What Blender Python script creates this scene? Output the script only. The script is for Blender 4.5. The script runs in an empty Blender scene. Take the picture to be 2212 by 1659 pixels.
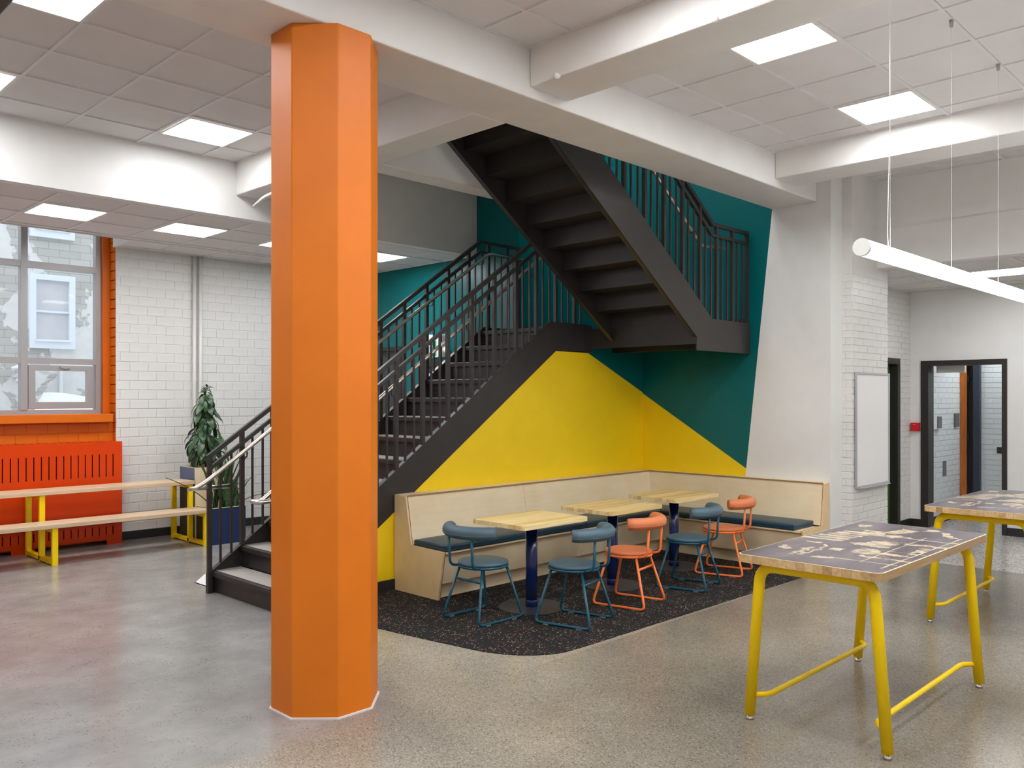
import bpy, bmesh, math, random
from math import sin, cos, pi, radians
from mathutils import Vector, Matrix

random.seed(7)
S = bpy.context.scene
COL = S.collection

# ------------------------------------------------------------------ camera
cam_d = bpy.data.cameras.new('camera')
cam = bpy.data.objects.new('camera', cam_d)
COL.objects.link(cam)
cam.location = (0, 0, 1.74)
cam.rotation_euler = (radians(90), 0, radians(44.6 - 90))
cam_d.sensor_width = 36.0
cam_d.sensor_fit = 'HORIZONTAL'
cam_d.lens = 36.0 * 1838.0 / 2212.0
cam_d.shift_y = (857.0 - 829.5) / 2212.0
cam_d.clip_start = 0.05
S.camera = cam

# ------------------------------------------------------------------ world, exposure
W = bpy.data.worlds.new('world')
S.world = W
W.use_nodes = True
bg = W.node_tree.nodes['Background']
bg.inputs[0].default_value = (0.86, 0.93, 1.0, 1)
bg.inputs[1].default_value = 2.4
S.view_settings.view_transform = 'Standard'
S.view_settings.look = 'None'
S.view_settings.gamma = 1.0
S.view_settings.use_curve_mapping = False
S.view_settings.exposure = 0.0
PANEL = 27.0       # ceiling light panels
TUBE = 13.0        # tube pendant
S.cycles.use_denoising = True
S.cycles.max_bounces = 6
S.cycles.diffuse_bounces = 4
S.cycles.glossy_bounces = 2
S.cycles.transmission_bounces = 2
S.cycles.transparent_max_bounces = 6
S.cycles.caustics_reflective = False
S.cycles.caustics_refractive = False
S.cycles.adaptive_threshold = 0.05
S.cycles.sample_clamp_indirect = 8.0

# ------------------------------------------------------------------ materials
def lin(c):
    o = []
    for v in c:
        v = v / 255.0
        o.append(v / 12.92 if v <= 0.04045 else ((v + 0.055) / 1.055) ** 2.4)
    return (o[0], o[1], o[2], 1.0)

class NT:
    def __init__(s, name):
        s.m = bpy.data.materials.new(name)
        s.m.use_nodes = True
        s.t = s.m.node_tree
        s.b = s.t.nodes['Principled BSDF']
    def n(s, typ, **kw):
        nd = s.t.nodes.new(typ)
        for k, v in kw.items():
            setattr(nd, k, v)
        return nd
    def l(s, a, b):
        s.t.links.new(a, b)
    def coord(s, scale=(1, 1, 1), kind='Object', rot=(0, 0, 0), loc=(0, 0, 0)):
        tc = s.n('ShaderNodeTexCoord'); mp = s.n('ShaderNodeMapping')
        mp.inputs['Scale'].default_value = scale
        mp.inputs['Rotation'].default_value = rot
        mp.inputs['Location'].default_value = loc
        s.l(tc.outputs[kind], mp.inputs[0])
        return mp.outputs[0]
    def noise(s, vec, scale, detail=3, rough=0.5, dist=0.0):
        nd = s.n('ShaderNodeTexNoise')
        nd.inputs['Scale'].default_value = scale
        nd.inputs['Detail'].default_value = detail
        nd.inputs['Roughness'].default_value = rough
        nd.inputs['Distortion'].default_value = dist
        s.l(vec, nd.inputs['Vector'])
        return nd.outputs['Fac']
    def voro(s, vec, scale, out='Distance', rand=1.0):
        nd = s.n('ShaderNodeTexVoronoi')
        nd.inputs['Scale'].default_value = scale
        nd.inputs['Randomness'].default_value = rand
        s.l(vec, nd.inputs['Vector'])
        return nd.outputs[out]
    def ramp(s, fac, stops, interp='LINEAR'):
        r = s.n('ShaderNodeValToRGB')
        r.color_ramp.interpolation = interp
        e = r.color_ramp.elements
        while len(e) < len(stops):
            e.new(0.5)
        for i, (p, c) in enumerate(stops):
            e[i].position = p
            e[i].color = c if len(c) == 4 else (*c, 1)
        s.l(fac, r.inputs[0])
        return r.outputs[0]
    def mix(s, fac, a, b, mode='MIX'):
        m = s.n('ShaderNodeMix', data_type='RGBA', blend_type=mode)
        for sock, v in ((m.inputs[0], fac), (m.inputs[6], a), (m.inputs[7], b)):
            if hasattr(v, 'is_output') or isinstance(v, bpy.types.NodeSocket):
                s.l(v, sock)
            else:
                sock.default_value = v
        return m.outputs[2]
    def math(s, op, a, b=0.0, c=0.0, clamp=False):
        m = s.n('ShaderNodeMath', operation=op, use_clamp=clamp)
        for i, v in enumerate((a, b, c)):
            if isinstance(v, bpy.types.NodeSocket):
                s.l(v, m.inputs[i])
            else:
                m.inputs[i].default_value = v
        return m.outputs[0]
    def base(s, v):
        if isinstance(v, bpy.types.NodeSocket):
            s.l(v, s.b.inputs['Base Color'])
        else:
            s.b.inputs['Base Color'].default_value = v
    def bump(s, h, strength=0.1, dist=0.01):
        bn = s.n('ShaderNodeBump')
        bn.inputs['Strength'].default_value = strength
        bn.inputs['Distance'].default_value = dist
        s.l(h, bn.inputs['Height'])
        s.l(bn.outputs[0], s.b.inputs['Normal'])
    def set(s, **kw):
        for k, v in kw.items():
            k = k.replace('_', ' ')
            if isinstance(v, bpy.types.NodeSocket):
                s.l(v, s.b.inputs[k])
            else:
                s.b.inputs[k].default_value = v

def paint(name, rgb, rough=0.5, var=0.06, bump=0.03, scale=6.0, metal=0.0, coat=0.0, fine=90.0, spec=0.5):
    m = NT(name)
    v = m.coord()
    c = lin(rgb)
    f = m.noise(v, scale, 4)
    lo = tuple(x * (1 - var) for x in c[:3]) + (1,)
    hi = tuple(min(1, x * (1 + var)) for x in c[:3]) + (1,)
    m.base(m.ramp(f, [(0.3, lo), (0.7, hi)]))
    m.set(Roughness=rough, Metallic=metal, Coat_Weight=coat)
    m.b.inputs['Specular IOR Level'].default_value = spec
    if bump:
        m.bump(m.noise(v, fine, 3), bump, 0.004)
    return m.m

def emit(name, rgb, strength):
    m = NT(name)
    m.base((0.8, 0.8, 0.8, 1))
    v = m.coord()
    f = m.noise(v, 2.0)
    c = lin(rgb)
    m.l(m.ramp(f, [(0, c), (1, c)]), m.b.inputs['Emission Color'])
    m.b.inputs['Emission Strength'].default_value = strength
    return m.m

M = {}
M['white'] = paint('white_wall_paint', (228, 226, 223), 0.55, 0.02, 0.04)
M['beam'] = paint('white_concrete_paint', (228, 225, 221), 0.5, 0.03, 0.10, 4, fine=30)
M['block'] = paint('white_block_paint', (219, 216, 212), 0.42, 0.025, 0.10, 5, fine=60)
M['greyblock'] = paint('pale_grey_block_paint', (205, 209, 210), 0.4, 0.03, 0.10, 5, fine=60)
M['tile'] = paint('ceiling_tile_board', (222, 218, 217), 0.9, 0.02, 0.15, 3, fine=220)
M['tbar'] = paint('ceiling_grid_metal', (222, 219, 218), 0.45, 0.01, 0.0)
M['orange'] = paint('orange_gloss_paint', (220, 116, 6), 0.5, 0.05, 0.09, 2.5, fine=12, coat=0.0, spec=0.45)
M['orange_wall'] = paint('orange_wall_paint', (214, 104, 10), 0.4, 0.03, 0.05, 4, fine=50, spec=0.3)
M['red_orange'] = paint('red_orange_enamel', (212, 62, 2), 0.28, 0.02, 0.0, 3, spec=0.3)
M['yellow_wall'] = paint('yellow_wall_paint', (246, 208, 12), 0.5, 0.02, 0.03)
M['teal'] = paint('teal_wall_paint', (0, 98, 100), 0.33, 0.03, 0.03, 4, spec=0.3)
M['black'] = paint('black_steel_paint', (48, 44, 42), 0.42, 0.10, 0.03, 9)
M['blackboard'] = paint('black_vinyl', (34, 34, 34), 0.5, 0.06, 0.02, 9)
M['doorblack'] = paint('black_door_frame_paint', (42, 38, 35), 0.4, 0.05, 0.0, 9)
M['slate'] = paint('slate_door_paint', (66, 66, 70), 0.45, 0.05, 0.0, 9)
M['bluesteel'] = paint('dark_blue_frame_paint', (44, 52, 66), 0.4, 0.05, 0.0, 9)
M['steel'] = paint('brushed_stainless_steel', (212, 203, 192), 0.32, 0.04, 0.02, 30, metal=1.0)
M['alu'] = paint('anodised_aluminium', (172, 168, 168), 0.4, 0.02, 0.0, 10, metal=0.35)
M['tread'] = paint('grey_concrete_tread', (176, 168, 160), 0.6, 0.07, 0.10, 14, fine=150)
M['yellow'] = paint('yellow_powder_coat', (255, 214, 0), 0.38, 0.02, 0.02, 6, spec=0.35)
M['navy'] = paint('navy_gloss_steel', (18, 36, 92), 0.22, 0.05, 0.0, 6, coat=0.3)
M['disc'] = paint('charcoal_base_plate', (46, 48, 60), 0.45, 0.06, 0.02, 20)
M['blueframe'] = paint('petrol_blue_powder_coat', (2, 76, 98), 0.35, 0.03, 0.0)
M['bluepad'] = paint('slate_blue_upholstery', (74, 98, 111), 0.5, 0.04, 0.06, 12, fine=260)
M['coralframe'] = paint('coral_powder_coat', (248, 124, 58), 0.35, 0.03, 0.0)
M['coralpad'] = paint('coral_upholstery', (216, 124, 78), 0.55, 0.04, 0.06, 12, fine=260)
M['cushion'] = paint('petrol_vinyl_cushion', (22, 56, 74), 0.38, 0.06, 0.05, 9, fine=30)
M['clear'] = paint('clear_grey_plastic', (120, 122, 126), 0.3, 0.04, 0.0)
M['bluelam'] = paint('navy_blue_laminate', (14, 38, 84), 0.4, 0.03, 0.0)
M['greyblue'] = paint('grey_blue_laminate', (82, 96, 130), 0.45, 0.03, 0.0)
M['charcoal'] = paint('charcoal_shade_laminate', (44, 46, 48), 0.5, 0.04, 0.0)
M['soil'] = paint('brown_soil', (112, 84, 56), 0.95, 0.3, 0.5, 30, fine=60)
M['stem'] = paint('plant_stem', (92, 84, 52), 0.7, 0.15, 0.1, 30)
M['wb'] = paint('whiteboard_enamel', (232, 230, 228), 0.22, 0.01, 0.0)
M['wbframe'] = paint('whiteboard_aluminium', (186, 188, 190), 0.35, 0.02, 0.0, metal=0.5)
M['plastic'] = paint('white_plastic', (232, 232, 228), 0.4, 0.02, 0.0)
M['green_sign'] = paint('green_sign_film', (0, 158, 118), 0.4, 0.02, 0.0)
M['redbox'] = paint('red_alarm_plastic', (205, 24, 28), 0.35, 0.03, 0.0)
M['greydark'] = paint('grey_plastic', (98, 100, 104), 0.45, 0.04, 0.0)
M['green'] = paint('green_door_paint', (66, 104, 40), 0.45, 0.04, 0.0)
M['snow'] = paint('snow', (238, 242, 246), 0.8, 0.03, 0.2, 3, fine=12)
M['trimout'] = paint('white_blue_window_trim', (228, 236, 246), 0.5, 0.02, 0.0)
M['pane_ext'] = paint('curtained_pane', (206, 208, 214), 0.2, 0.05, 0.0, 3)
M['lampwhite'] = emit('light_panel_diffuser', (247, 250, 253), PANEL)
M['tubewhite'] = emit('tube_pendant_diffuser', (247, 250, 253), TUBE)

def mk_glass():
    m = NT('window_glass')
    t = m.t
    out = t.nodes['Material Output']
    tr = m.n('ShaderNodeBsdfTransparent'); gl = m.n('ShaderNodeBsdfGlossy'); mx = m.n('ShaderNodeMixShader')
    gl.inputs['Roughness'].default_value = 0.03
    tr.inputs[0].default_value = (0.96, 0.97, 0.97, 1)
    f = m.noise(m.coord(), 1.5)
    m.l(m.math('MULTIPLY_ADD', f, 0.006, 0.005), mx.inputs[0])
    m.l(tr.outputs[0], mx.inputs[1]); m.l(gl.outputs[0], mx.inputs[2])
    m.l(mx.outputs[0], out.inputs[0])
    return m.m
M['glass'] = mk_glass()

def mk_ply(name, axis):
    m = NT(name)
    sc = {'x': (1.2, 14, 14), 'y': (14, 1.2, 14), 'z': (14, 14, 1.2)}[axis]
    v = m.coord(sc)
    f = m.noise(v, 1.6, 5, 0.6, 0.6)
    v2 = m.coord()
    g = m.noise(v2, 2.2, 4, 0.6)
    c1 = m.ramp(f, [(0.3, lin((226, 205, 168))), (0.7, lin((236, 217, 182)))])
    c2 = m.ramp(g, [(0.35, lin((226, 202, 162))), (0.65, lin((242, 226, 194)))])
    m.base(m.mix(0.45, c1, c2))
    m.set(Roughness=0.42)
    m.bump(f, 0.02, 0.002)
    return m.m
M['plyx'] = mk_ply('birch_plywood', 'x')
M['plyy'] = mk_ply('birch_plywood_cross', 'y')
M['plyz'] = mk_ply('birch_plywood_upright', 'z')
M['plywarm'] = paint('golden_birch_veneer', (226, 196, 148), 0.42, 0.05, 0.03, 7)
M['plyedge'] = paint('plywood_edge', (158, 122, 84), 0.6, 0.12, 0.05, 40)

def mk_stave(name, a, b, c):
    m = NT(name)
    oi = m.n('ShaderNodeObjectInfo')
    v = m.coord((2, 40, 40))
    f = m.noise(v, 1.4, 5, 0.6, 0.4)
    rnd = m.ramp(oi.outputs['Random'], [(0, lin(a)), (0.5, lin(b)), (1, lin(c))])
    dk = m.ramp(f, [(0.3, (0.72, 0.68, 0.62, 1)), (0.62, (1, 1, 1, 1))])
    m.base(m.mix(1.0, rnd, dk, 'MULTIPLY'))
    m.set(Roughness=0.35)
    m.bump(f, 0.03, 0.002)
    return m.m
M['stave'] = mk_stave('oak_stave', (236, 204, 142), (252, 230, 176), (218, 180, 120))
M['stave2'] = mk_stave('ash_stave', (208, 172, 120), (226, 194, 146), (170, 134, 92))

def mk_plank():
    m = NT('pale_oak_plank')
    v = m.coord((1.5, 30, 30))
    f = m.noise(v, 1.6, 5, 0.6, 0.5)
    m.base(m.ramp(f, [(0.3, lin((196, 166, 132))), (0.7, lin((222, 196, 164)))]))
    m.set(Roughness=0.38)
    m.bump(f, 0.03, 0.002)
    return m.m
M['plank'] = mk_plank()

def mk_brown_door():
    m = NT('varnished_wood_door')
    v = m.coord((6, 6, 1))
    f = m.noise(v, 3, 4, 0.6, 1.0)
    m.base(m.ramp(f, [(0.3, lin((150, 78, 14))), (0.7, lin((186, 104, 26)))]))
    m.set(Roughness=0.3)
    return m.m
M['wooddoor'] = mk_brown_door()

def mk_print():
    # aerial-photo like print: grey mauve with cream shapes
    m = NT('printed_table_top')
    tc = m.n('ShaderNodeTexCoord'); sep = m.n('ShaderNodeSeparateXYZ')
    m.l(tc.outputs['Object'], sep.inputs[0])
    nv = m.noise(m.coord((1, 1, 1)), 9, 4, 0.6)
    nv2 = m.noise(m.coord((1, 1, 1), loc=(3, 7, 0)), 11, 4, 0.6)
    X = m.math('ADD', sep.outputs[0], m.math('MULTIPLY_ADD', nv, 0.16, -0.08))
    Y = m.math('ADD', sep.outputs[1], m.math('MULTIPLY_ADD', nv2, 0.16, -0.08))
    def box(cx, cy, hx, hy, ang=0.0, wob=True):
        x, y = (X, Y) if wob else (sep.outputs[0], sep.outputs[1])
        dx = m.math('SUBTRACT', x, cx); dy = m.math('SUBTRACT', y, cy)
        ca, sa = cos(radians(ang)), sin(radians(ang))
        u = m.math('ADD', m.math('MULTIPLY', dx, ca), m.math('MULTIPLY', dy, sa))
        w = m.math('SUBTRACT', m.math('MULTIPLY', dy, ca), m.math('MULTIPLY', dx, sa))
        a = m.math('LESS_THAN', m.math('ABSOLUTE', u), hx)
        b = m.math('LESS_THAN', m.math('ABSOLUTE', w), hy)
        return m.math('MULTIPLY', a, b)
    shapes = [box(0.02 + 0.075 * i, 0.245 - 0.012 * i, 0.026, 0.115 - 0.006 * i, 4, False) for i in range(-1, 5)]
    shapes += [box(*a) for a in [(0.36, 0.12, 0.10, 0.06, 20), (0.52, 0.02, 0.12, 0.05, -15), (0.30, -0.02, 0.05, 0.05, 35),
               (-0.02, -0.06, 0.11, 0.07, 8), (-0.30, -0.10, 0.07, 0.06, 20), (-0.33, 0.05, 0.05, 0.03, 5), (-0.42, 0.13, 0.20, 0.012, 2),
               (-0.52, 0.17, 0.14, 0.010, 3), (0.62, 0.28, 0.05, 0.04, 0), (0.56, -0.24, 0.10, 0.025, 30), (0.30, -0.28, 0.30, 0.012, 88),
               (-0.10, -0.30, 0.14, 0.02, 4), (-0.44, -0.27, 0.16, 0.016, 86), (0.10, -0.27, 0.02, 0.12, 6), (-0.30, -0.22, 0.03, 0.10, 10),
               (-0.62, 0.0, 0.02, 0.06, 12), (-0.2, 0.24, 0.03, 0.04, 10), (-0.45, 0.28, 0.06, 0.02, 30), (0.7, -0.1, 0.05, 0.03, 10), (-0.08, 0.02, 0.05, 0.05, 40)]]
    tot = shapes[0]
    for s_ in shapes[1:]:
        tot = m.math('MAXIMUM', tot, s_)
    lines = None
    for (cx, cy, hx, hy, an) in [(-0.58, -0.2, 0.006, 0.16, 2), (-0.2, -0.2, 0.005, 0.17, 2), (0.12, -0.2, 0.005, 0.17, -2), (-0.1, -0.18, 0.5, 0.004, 1), (-0.1, -0.33, 0.6, 0.006, 0)]:
        b_ = box(cx, cy, hx, hy, an, False)
        lines = b_ if lines is None else m.math('MAXIMUM', lines, b_)
    tot = m.math('MAXIMUM', tot, lines)
    grain = m.noise(m.coord((1, 1, 1)), 14, 6, 0.7)
    fade = m.ramp(grain, [(0.36, (0.15, 0.15, 0.15, 1)), (0.56, (0.92, 0.92, 0.92, 1))])
    fac = m.mix(1.0, tot, fade, 'MULTIPLY')
    dark = m.ramp(m.noise(m.coord((1, 3, 1)), 3.0, 5, 0.65), [(0.3, lin((80, 70, 78))), (0.55, lin((100, 90, 95))), (0.75, lin((126, 113, 110)))])
    m.base(m.mix(fac, dark, lin((214, 194, 156))))
    m.set(Roughness=0.28)
    return m.m
M['print'] = mk_print()

def mk_floor():
    m = NT('polished_concrete')
    v = m.coord()
    sep = m.n('ShaderNodeSeparateXYZ'); m.l(v, sep.inputs[0])
    # which of the two pours: the old slab by the windows, the ground slab on the near side
    wob = m.math('MULTIPLY_ADD', m.noise(v, 1.6, 4), 0.5, -0.25)
    yb = m.math('MAXIMUM', 3.82, m.math('MULTIPLY_ADD', m.math('SUBTRACT', sep.outputs[0], 3.0), 1.9, 4.0))
    old = m.math('MULTIPLY_ADD', m.math('SUBTRACT', m.math('ADD', sep.outputs[1], wob), yb), 5.0, 0.5, clamp=True)
    big = m.noise(v, 0.9, 5, 0.62)
    mid = m.noise(v, 4.5, 5, 0.65)
    # ground aggregate: fine salt and pepper
    c1 = m.voro(v, 150, 'Color')
    bw1 = m.n('ShaderNodeRGBToBW'); m.l(c1, bw1.inputs[0])
    agg = m.ramp(bw1.outputs[0], [(0.10, lin((118, 110, 98))), (0.30, lin((154, 147, 134))), (0.72, lin((166, 159, 147))), (0.92, lin((190, 184, 173)))])
    tint = m.ramp(big, [(0.3, (0.74, 0.73, 0.72, 1)), (0.7, (1.06, 1.05, 1.02, 1))])
    new_c = m.mix(1.0, agg, tint, 'MULTIPLY')
    # darker, noise-edged patch of the ground slab around the high tables
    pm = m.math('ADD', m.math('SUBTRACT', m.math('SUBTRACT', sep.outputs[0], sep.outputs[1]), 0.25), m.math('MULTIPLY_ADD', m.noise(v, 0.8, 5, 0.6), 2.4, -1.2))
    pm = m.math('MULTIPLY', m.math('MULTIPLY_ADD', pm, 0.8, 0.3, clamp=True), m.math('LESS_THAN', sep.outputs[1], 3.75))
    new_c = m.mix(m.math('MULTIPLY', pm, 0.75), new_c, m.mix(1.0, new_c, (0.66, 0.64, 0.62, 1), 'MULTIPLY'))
    # old slab: smooth cement with drifts of small dark stones
    d2 = m.voro(v, 62, 'Distance')
    c2 = m.voro(v, 62, 'Color')
    s2 = m.n('ShaderNodeSeparateColor'); m.l(c2, s2.inputs[0])
    drift = m.ramp(mid, [(0.42, (0, 0, 0, 1)), (0.62, (1, 1, 1, 1))])
    spot = m.math('MULTIPLY', m.math('LESS_THAN', d2, 0.33), m.math('LESS_THAN', s2.outputs[0], 0.48))
    spot = m.math('MULTIPLY', spot, drift)
    cem = m.ramp(m.noise(v, 2.2, 6, 0.68), [(0.28, lin((128, 126, 123))), (0.5, lin((145, 142, 139))), (0.74, lin((162, 160, 156)))])
    old_c = m.mix(m.math('MULTIPLY', spot, 0.72), cem, lin((74, 72, 70)))
    m.base(m.mix(old, new_c, old_c))
    m.set(Roughness=m.math('MULTIPLY_ADD', mid, 0.22, 0.10))
    m.b.inputs['Specular IOR Level'].default_value = 0.5
    m.bump(m.noise(v, 1.2, 3), 0.03, 0.02)
    return m.m
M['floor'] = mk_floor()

def mk_terrazzo():
    m = NT('pale_terrazzo')
    v = m.coord()
    bw = m.n('ShaderNodeRGBToBW'); m.l(m.voro(v, 85, 'Color'), bw.inputs[0])
    m.base(m.ramp(bw.outputs[0], [(0.2, lin((112, 106, 100))), (0.4, lin((176, 170, 164))), (0.8, lin((206, 200, 194)))]))
    m.set(Roughness=0.2)
    return m.m
M['terrazzo'] = mk_terrazzo()

def mk_rubber():
    m = NT('flecked_rubber')
    v = m.coord()
    d = m.voro(v, 85, 'Distance'); c = m.voro(v, 85, 'Color')
    s = m.n('ShaderNodeSeparateColor'); m.l(c, s.inputs[0])
    patch = m.ramp(m.noise(v, 7, 3), [(0.36, (0, 0, 0, 1)), (0.62, (1, 1, 1, 1))])
    on = m.math('MULTIPLY', m.math('LESS_THAN', d, 0.38), m.math('LESS_THAN', s.outputs[0], m.math('MULTIPLY_ADD', patch, 0.26, 0.05)))
    fc = m.ramp(s.outputs[1], [(0.0, lin((196, 190, 180))), (0.35, lin((205, 150, 70))), (0.6, lin((196, 92, 70))), (0.8, lin((150, 150, 150)))], 'CONSTANT')
    base = m.ramp(m.noise(v, 160, 2), [(0.3, lin((17, 17, 18))), (0.7, lin((38, 37, 37)))])
    m.base(m.mix(m.math('MULTIPLY', on, 0.85), base, fc))
    m.set(Roughness=0.9)
    m.b.inputs['Specular IOR Level'].default_value = 0.25
    m.bump(m.noise(v, 200, 2), 0.3, 0.003)
    return m.m
M['rubber'] = mk_rubber()

def mk_leaf(name, a, b):
    m = NT(name)
    oi = m.n('ShaderNodeObjectInfo')
    v = m.coord((30, 8, 8))
    f = m.noise(v, 2, 3)
    c = m.ramp(oi.outputs['Random'], [(0, lin(a)), (1, lin(b))])
    m.base(m.mix(1.0, c, m.ramp(f, [(0.3, (0.7, 0.75, 0.7, 1)), (0.7, (1.15, 1.1, 1.0, 1))]), 'MULTIPLY'))
    m.set(Roughness=0.35)
    return m.m
M['leaf'] = mk_leaf('dark_green_leaf', (38, 66, 40), (70, 100, 66))

def mk_snake():
    m = NT('mottled_green_blade')
    v = m.coord((6, 6, 34))
    f = m.noise(v, 1.6, 3, 0.6, 1.5)
    m.base(m.ramp(f, [(0.35, lin((34, 62, 34))), (0.55, lin((66, 98, 52))), (0.75, lin((104, 132, 72)))]))
    m.set(Roughness=0.4)
    return m.m
M['snake'] = mk_snake()

def mk_ext():
    m = NT('patchy_rendered_blockwork')
    v = m.coord()
    n = m.noise(v, 1.1, 4, 0.55, 0.4)
    patch = m.ramp(n, [(0.50, (0, 0, 0, 1)), (0.515, (1, 1, 1, 1))])
    br = m.n('ShaderNodeTexBrick')
    br.inputs['Scale'].default_value = 1.0
    br.inputs['Mortar Size'].default_value = 0.005
    br.inputs['Brick Width'].default_value = 0.34
    br.inputs['Row Height'].default_value = 0.13
    br.inputs['Color1'].default_value = lin((184, 184, 181)); br.inputs['Color2'].default_value = lin((194, 194, 190))
    br.inputs['Mortar'].default_value = lin((160, 160, 158))
    tc = m.n('ShaderNodeTexCoord'); sp = m.n('ShaderNodeSeparateXYZ'); cb = m.n('ShaderNodeCombineXYZ')
    m.l(tc.outputs['Object'], sp.inputs[0]); m.l(sp.outputs[0], cb.inputs[0]); m.l(sp.outputs[2], cb.inputs[1])
    m.l(cb.outputs[0], br.inputs['Vector'])
    pl = m.ramp(m.noise(v, 5, 4), [(0.3, lin((216, 217, 217))), (0.7, lin((228, 229, 229)))])
    m.base(m.mix(patch, br.outputs['Color'], pl))
    m.set(Roughness=0.85)
    return m.m
M['ext'] = mk_ext()

# ------------------------------------------------------------------ mesh builder
class MB:
    def __init__(s):
        s.v = []; s.f = []; s.sm = []; s.mi = []
    def add(s, vs, fs, smooth=False, mi=0):
        o = len(s.v)
        s.v += [tuple(p) for p in vs]
        for f in fs:
            s.f.append([i + o for i in f]); s.sm.append(smooth); s.mi.append(mi)
        return s
    def box(s, x0, x1, y0, y1, z0, z1, mi=0):
        vs = [(x, y, z) for x in (x0, x1) for y in (y0, y1) for z in (z0, z1)]
        return s.add(vs, [(0, 1, 3, 2), (4, 6, 7, 5), (0, 4, 5, 1), (2, 3, 7, 6), (0, 2, 6, 4), (1, 5, 7, 3)], False, mi)
    def prism(s, poly, axis, a, b, mi=0, smooth=False):
        """poly: 2D outline in the two other axes (x,y,z order), pushed from a to b along axis"""
        def mk(p, t):
            return {'x': (t, p[0], p[1]), 'y': (p[0], t, p[1]), 'z': (p[0], p[1], t)}[axis]
        n = len(poly)
        vs = [mk(p, a) for p in poly] + [mk(p, b) for p in poly]
        s.add(vs, [list(range(n)), list(range(2 * n - 1, n - 1, -1))], False, mi)
        o = len(s.v) - 2 * n
        for i in range(n):
            j = (i + 1) % n
            s.f.append([o + i, o + j, o + n + j, o + n + i]); s.sm.append(smooth); s.mi.append(mi)
        return s
    def lathe(s, prof, c, n=32, smooth=True):
        vs = []; fs = []
        for (r, z) in prof:
            for k in range(n):
                a = 2 * pi * k / n
                vs.append((c[0] + r * cos(a), c[1] + r * sin(a), c[2] + z))
        m = len(prof)
        for i in range(m - 1):
            for k in range(n):
                k2 = (k + 1) % n
                fs.append((i * n + k, i * n + k2, (i + 1) * n + k2, (i + 1) * n + k))
        s.add(vs, fs, smooth)
        o = len(s.v) - m * n
        s.f.append([o + k for k in range(n - 1, -1, -1)]); s.sm.append(False); s.mi.append(0)
        s.f.append([o + (m - 1) * n + k for k in range(n)]); s.sm.append(False); s.mi.append(0)
        return s
    def tube(s, path, r, n=10, smooth=True, closed=False, square=False):
        P = [Vector(p) for p in path]
        m = len(P)
        T = []
        for i in range(m):
            a = P[(i - 1) % m] if (closed or i > 0) else P[i]
            b = P[(i + 1) % m] if (closed or i < m - 1) else P[i]
            T.append((b - a).normalized())
        up = Vector((0, 0, 1))
        if abs(T[0].dot(up)) > 0.95:
            up = Vector((1, 0, 0))
        nrm = (up - T[0] * up.dot(T[0])).normalized()
        rings = []
        if square:
            n = 4
        for i in range(m):
            if i > 0:
                nrm = (nrm - T[i] * nrm.dot(T[i]))
                nrm = nrm.normalized()
            bi = T[i].cross(nrm)
            rr = r[i] if isinstance(r, (list, tuple)) else r
            sc = 1.0
            if 0 < i < m - 1 or closed:
                d1 = (P[i] - P[(i - 1) % m]).normalized()
                c_ = max(0.5, T[i].dot(d1))
                sc = 1.0 / c_ if square else 1.0
            off = pi / 4 if square else 0
            q = rr * (2 ** 0.5) if square else rr
            rings.append([tuple(P[i] + (nrm * cos(2 * pi * k / n + off) + bi * sin(2 * pi * k / n + off)) * q * (1.0 if not square else sc ** 0.5)) for k in range(n)])
        vs = [p for rg in rings for p in rg]
        fs = []
        cnt = m if closed else m - 1
        for i in range(cnt):
            j = (i + 1) % m
            for k in range(n):
                k2 = (k + 1) % n
                fs.append((i * n + k, i * n + k2, j * n + k2, j * n + k))
        s.add(vs, fs, smooth and not square)
        if not closed:
            o = len(s.v) - m * n
            s.f.append([o + k for k in range(n - 1, -1, -1)]); s.sm.append(False); s.mi.append(0)
            s.f.append([o + (m - 1) * n + k for k in range(n)]); s.sm.append(False); s.mi.append(0)
        return s
    def plate(s, us, vs_, hole, axis, a, b):
        """welded plate with openings; us, vs_: grid lines, hole(i,j) True where open; axis = thickness axis"""
        def mk(u, v, t):
            return {'x': (t, u, v), 'y': (u, t, v), 'z': (u, v, t)}[axis]
        idx = {}
        V = []; F = []
        def vid(i, j, k):
            if (i, j, k) not in idx:
                idx[(i, j, k)] = len(V)
                V.append(mk(us[i], vs_[j], a if k == 0 else b))
            return idx[(i, j, k)]
        nu, nv = len(us) - 1, len(vs_) - 1
        solid = lambda i, j: 0 <= i < nu and 0 <= j < nv and not hole(i, j)
        for i in range(nu):
            for j in range(nv):
                if not solid(i, j):
                    continue
                for k in (0, 1):
                    F.append([vid(i, j, k), vid(i + 1, j, k), vid(i + 1, j + 1, k), vid(i, j + 1, k)])
                for (di, dj, e) in ((-1, 0, ((i, j), (i, j + 1))), (1, 0, ((i + 1, j), (i + 1, j + 1))), (0, -1, ((i, j), (i + 1, j))), (0, 1, ((i, j + 1), (i + 1, j + 1)))):
                    if not solid(i + di, j + dj):
                        (p, q), (r_, t_) = e
                        F.append([vid(p, q, 0), vid(r_, t_, 0), vid(r_, t_, 1), vid(p, q, 1)])
        return s.add(V, F)
    def mesh(s, name, mats, o=(0, 0, 0)):
        me = bpy.data.meshes.new(name)
        me.from_pydata([(p[0] - o[0], p[1] - o[1], p[2] - o[2]) for p in s.v], [], s.f)
        bm = bmesh.new(); bm.from_mesh(me)
        for i, f in enumerate(bm.faces):
            f.smooth = s.sm[i]; f.material_index = s.mi[i]
        bmesh.ops.recalc_face_normals(bm, faces=bm.faces)
        bm.to_mesh(me); bm.free()
        for m in (mats if isinstance(mats, (list, tuple)) else [mats]):
            me.materials.append(M[m] if isinstance(m, str) else m)
        return me
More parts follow.
